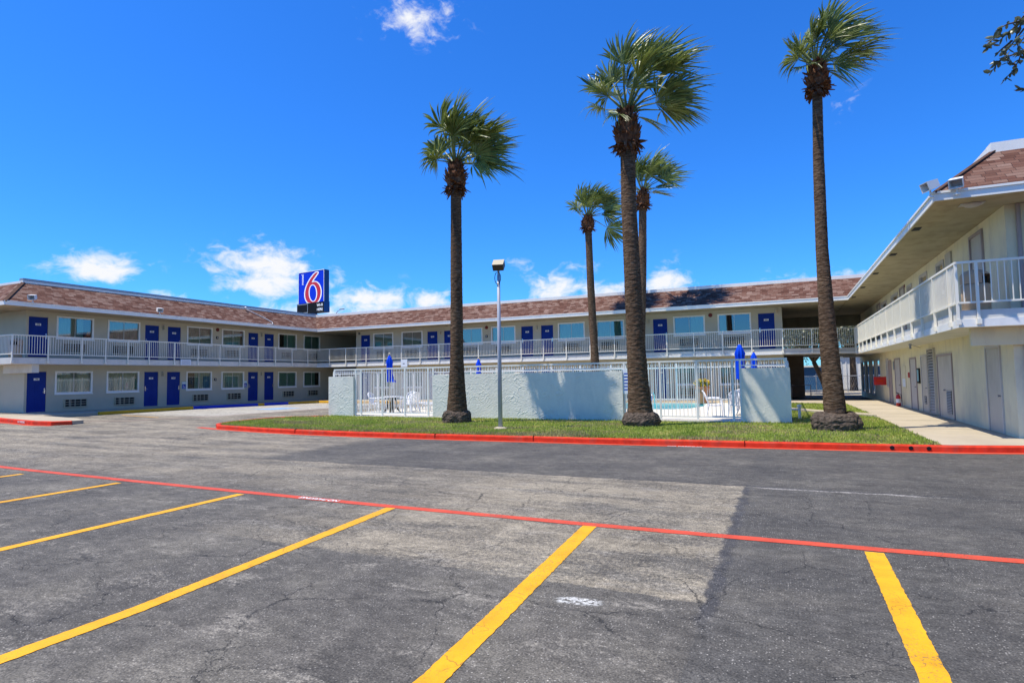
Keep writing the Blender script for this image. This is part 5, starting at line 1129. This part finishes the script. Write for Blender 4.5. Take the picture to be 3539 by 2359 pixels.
palm('far fan palm partly hidden behind the thickest palm, in front of the far balcony', [(-7.62, 34.4, .14, .38), (-7.58, 34.4, 1.5, .30), (-7.5, 34.4, 3.5, .25), (-7.3, 34.4, 7, .235), (-7.12, 34.4, 11.9, .215)], (0, 0), (11.45, 12.5, .44), k5, 5)

# ------------------------------------------------------------------ broadleaf trees
def broadleaf(label, base, h, crown, n, seed, leaf=.09, name='oak_tree', grp=None, lean=(0, 0)):
    t = thing(name, label, 'tree', base, grp); rr = random.Random(seed); r_ = np.random.default_rng(seed); cx_, cy_, cz_, rx, ry, rz_ = crown
    m = MB(); fork = Vector((lean[0]*.5, lean[1]*.5, h*.45)); m.tube([(0, 0, -.1), (lean[0]*.2, lean[1]*.2, h*.2), fork], [h*.045, h*.036, h*.03], 10)
    cl = []
    for i in range(9):
        d = Vector((rr.uniform(-1, 1), rr.uniform(-1, 1), rr.uniform(-.35, 1))).normalized(); e = Vector((cx_+d.x*rx*.72, cy_+d.y*ry*.72, cz_+d.z*rz_*.72)); m.tube([fork, fork.lerp(e, .5)+Vector((0, 0, .2)), e], [h*.02, h*.012, h*.005], 6)
        for k in range(5): cl.append(e+Vector(r_.normal(size=3))*.28*min(rx, rz_))
    link('trunk', m.mesh('trunk', 'bark'), t)
    m = MB()
    for i in range(n):
        c = cl[rr.randrange(len(cl))]; p = c+Vector(r_.normal(size=3))*.17*(rx+rz_)/2; a = Vector(r_.normal(size=3)).normalized(); b = a.cross(Vector(r_.normal(size=3))).normalized(); s_ = leaf*rr.uniform(.6, 1.3)
        m.add([p-a*s_, p+b*s_*.4, p+a*s_, p-b*s_*.4], [(0, 1, 2, 3)])
    link('crown', m.mesh('crown', 'oak_leaf'), t); return t
nt_ = broadleaf('leafy tree whose twigs hang into the top right corner', (6.8, 4.6, 0), 7, (-.6, 0, 5.6, 2.2, 2.2, 1.6), 3000, 11, .05)
# the twigs that reach into the picture
def twigs(root, anchor, paths, seed):
    rr = random.Random(seed); m = MB(); lm = MB(); B = Vector(root.location)
    for pth in paths:
        P = [Vector(p)-B for p in pth]; m.tube(P, list(np.linspace(.008, .002, len(P))), 6)
        for i in range(len(P)-1):
            k = int((P[i+1]-P[i]).length/.028)+1
            for j in range(k):
                p = P[i].lerp(P[i+1], j/k); d = (P[i+1]-P[i]).normalized()
                if i == 0 and rr.random() < .6: continue
                for _ in range(2):
                    a = (d*rr.uniform(.2, 1)+Vector((rr.uniform(-1, 1), rr.uniform(-1, 1), rr.uniform(-.9, .7)))).normalized(); b = a.cross(Vector((rr.uniform(-1, 1), rr.uniform(-1, 1), rr.uniform(-1, 1)))).normalized(); nn = a.cross(b); L_ = rr.uniform(.04, .072); w_ = L_*.21
                    lm.add([p, p+a*L_*.3+b*w_, p+a*L_*.7+b*w_*.95, p+a*L_, p+a*L_*.7-b*w_*.95, p+a*L_*.3-b*w_, p+a*L_*.5+nn*.006], [(0, 1, 6, 5), (1, 2, 6), (2, 3, 6), (3, 4, 6), (4, 5, 6)])
    link('twigs', m.mesh('twigs', 'bark'), root); link('twig_leaves', lm.mesh('twig_leaves', 'oak_leaf'), root)
def dirp(dx, dy, dz, d=6.4): return tuple(Vector((dx, dy, dz)).normalized()*d+Vector((0, 0, 1.7)))
def px2(u, v, d=6.4):   # survey bearing -> point at distance d (used once, to lay the twigs out in space)
    q = (r2*((u-1769.5)/2057.0)-u2*((v-1179.5)/2057.0)+fw).normalized()*d; return tuple(q+Vector((0, 0, 1.7)))
src = (4.6, 5.2, 6.2)
twigs(nt_, src, [[src, px2(3640, 20, 6.3), px2(3539, 55), px2(3500, 100, 6.4), px2(3455, 140), px2(3408, 170)], [px2(3520, 75), px2(3480, 85, 6.3), px2(3440, 108)], [px2(3480, 118), px2(3440, 128, 6.5), px2(3405, 160)],
    [src, px2(3640, 130, 6.5), px2(3539, 172, 6.5), px2(3525, 200), px2(3505, 240, 6.5), px2(3465, 282)], [px2(3532, 180, 6.5), px2(3485, 195, 6.5), px2(3450, 215), px2(3418, 262)], [px2(3539, 100), px2(3500, 150, 6.3), px2(3470, 180)], [px2(3500, 140), px2(3462, 170), px2(3440, 190)], [px2(3539, 60), px2(3510, 130), px2(3520, 170)], [px2(3510, 225), px2(3490, 215), px2(3478, 205)], [src, px2(3660, 90, 6.6), px2(3545, 120, 6.6), px2(3520, 160, 6.6)], [src, px2(3660, 260, 6.5), px2(3539, 308, 6.5), px2(3522, 314, 6.5)]], 5)

# ------------------------------------------------------------------ beyond the passage
bb = thing('blue_building', 'blue metal building seen through the ground-floor passage', 'building', (-1.5, 62, 0))
link('wall', MB().box(-6, 4.7, 0, 8, 0, 2.15).mesh('wall', 'blue_cladding'), bb); link('roof', MB().box(-6.2, 4.9, -.2, 8.2, 2.155, 2.3).mesh('roof', 'white_paint'), bb)
wb = thing('white_building', 'white ribbed building seen behind the tall right palm through the passage', 'building', (6.5, 66, 0))
m = MB().box(-2.4, 6, 0, 6, 0, 3.2)
for i in range(20): m.box(-2.35+i*.42, -2.25+i*.42, -.05, -.002, .0, 3.1)
link('wall', m.mesh('wall', 'white_paint'), wb); link('roof', MB().box(-2.6, 6.2, -.2, 6.2, 3.205, 3.35).mesh('roof', 'white_paint'), wb)
cf = thing('chain_fence', 'grey tube and mesh fence beyond the passage in front of the blue building', 'fence', (1.5, 56, 0))
m = MB().tube([(-6, 0, 1.35), (5, 0, 1.35)], .03, 6)
for i in range(60): m.tube([(-6+i*.18, 0, .05), (-6+(i+3)*.18, 0, 1.35)], .004, 4); m.tube([(-6+(i+3)*.18, 0, .05), (-6+i*.18, 0, 1.35)], .004, 4)
link('mesh_panel', m.mesh('mesh_panel', 'metal_grey'), cf)
for x in (-5.9, -3.4, -.9, .9, 3.2, 4.9): link('post', MB().tube([(x, 0, 0), (x, 0, 1.55)], .035, 8).mesh('post', 'metal_grey'), cf)
m = MB().poly([(-8, 48), (12, 48), (14, 62), (-10, 62)], -.05, .02); struct('rear_yard', m, 'concrete')
broadleaf('dark leaning tree just beyond the passage, its trunk bent to the left', (3.0, 51.5, 0), 5.5, (-.6, 0, 4.3, 3.2, 2.5, 1.8), 5200, 21, .14, 'oak_tree', None, (-1.8, 0))
broadleaf('bushy tree beyond the upper passage, left of the tall right palm', (-1.2, 57, 0), 7, (0, 0, 5.2, 3.2, 2.6, 2.2), 5000, 22, .15)
broadleaf('bushy tree beyond the upper passage, seen right of the tall right palm', (5.5, 60, 0), 7.5, (0, 0, 5.4, 3.4, 2.6, 2.3), 5000, 23, .15)
hr = MB().tube([(.35, 38.6, .14), (.35, 38.6, .95), (1.35, 38.6, .95), (1.35, 38.6, .14)], .03, 8)
tag(wobj('handrail', hr, 'metal_grey', None, True), 'dull metal handrail in the dark ground-floor passage', 'handrail')
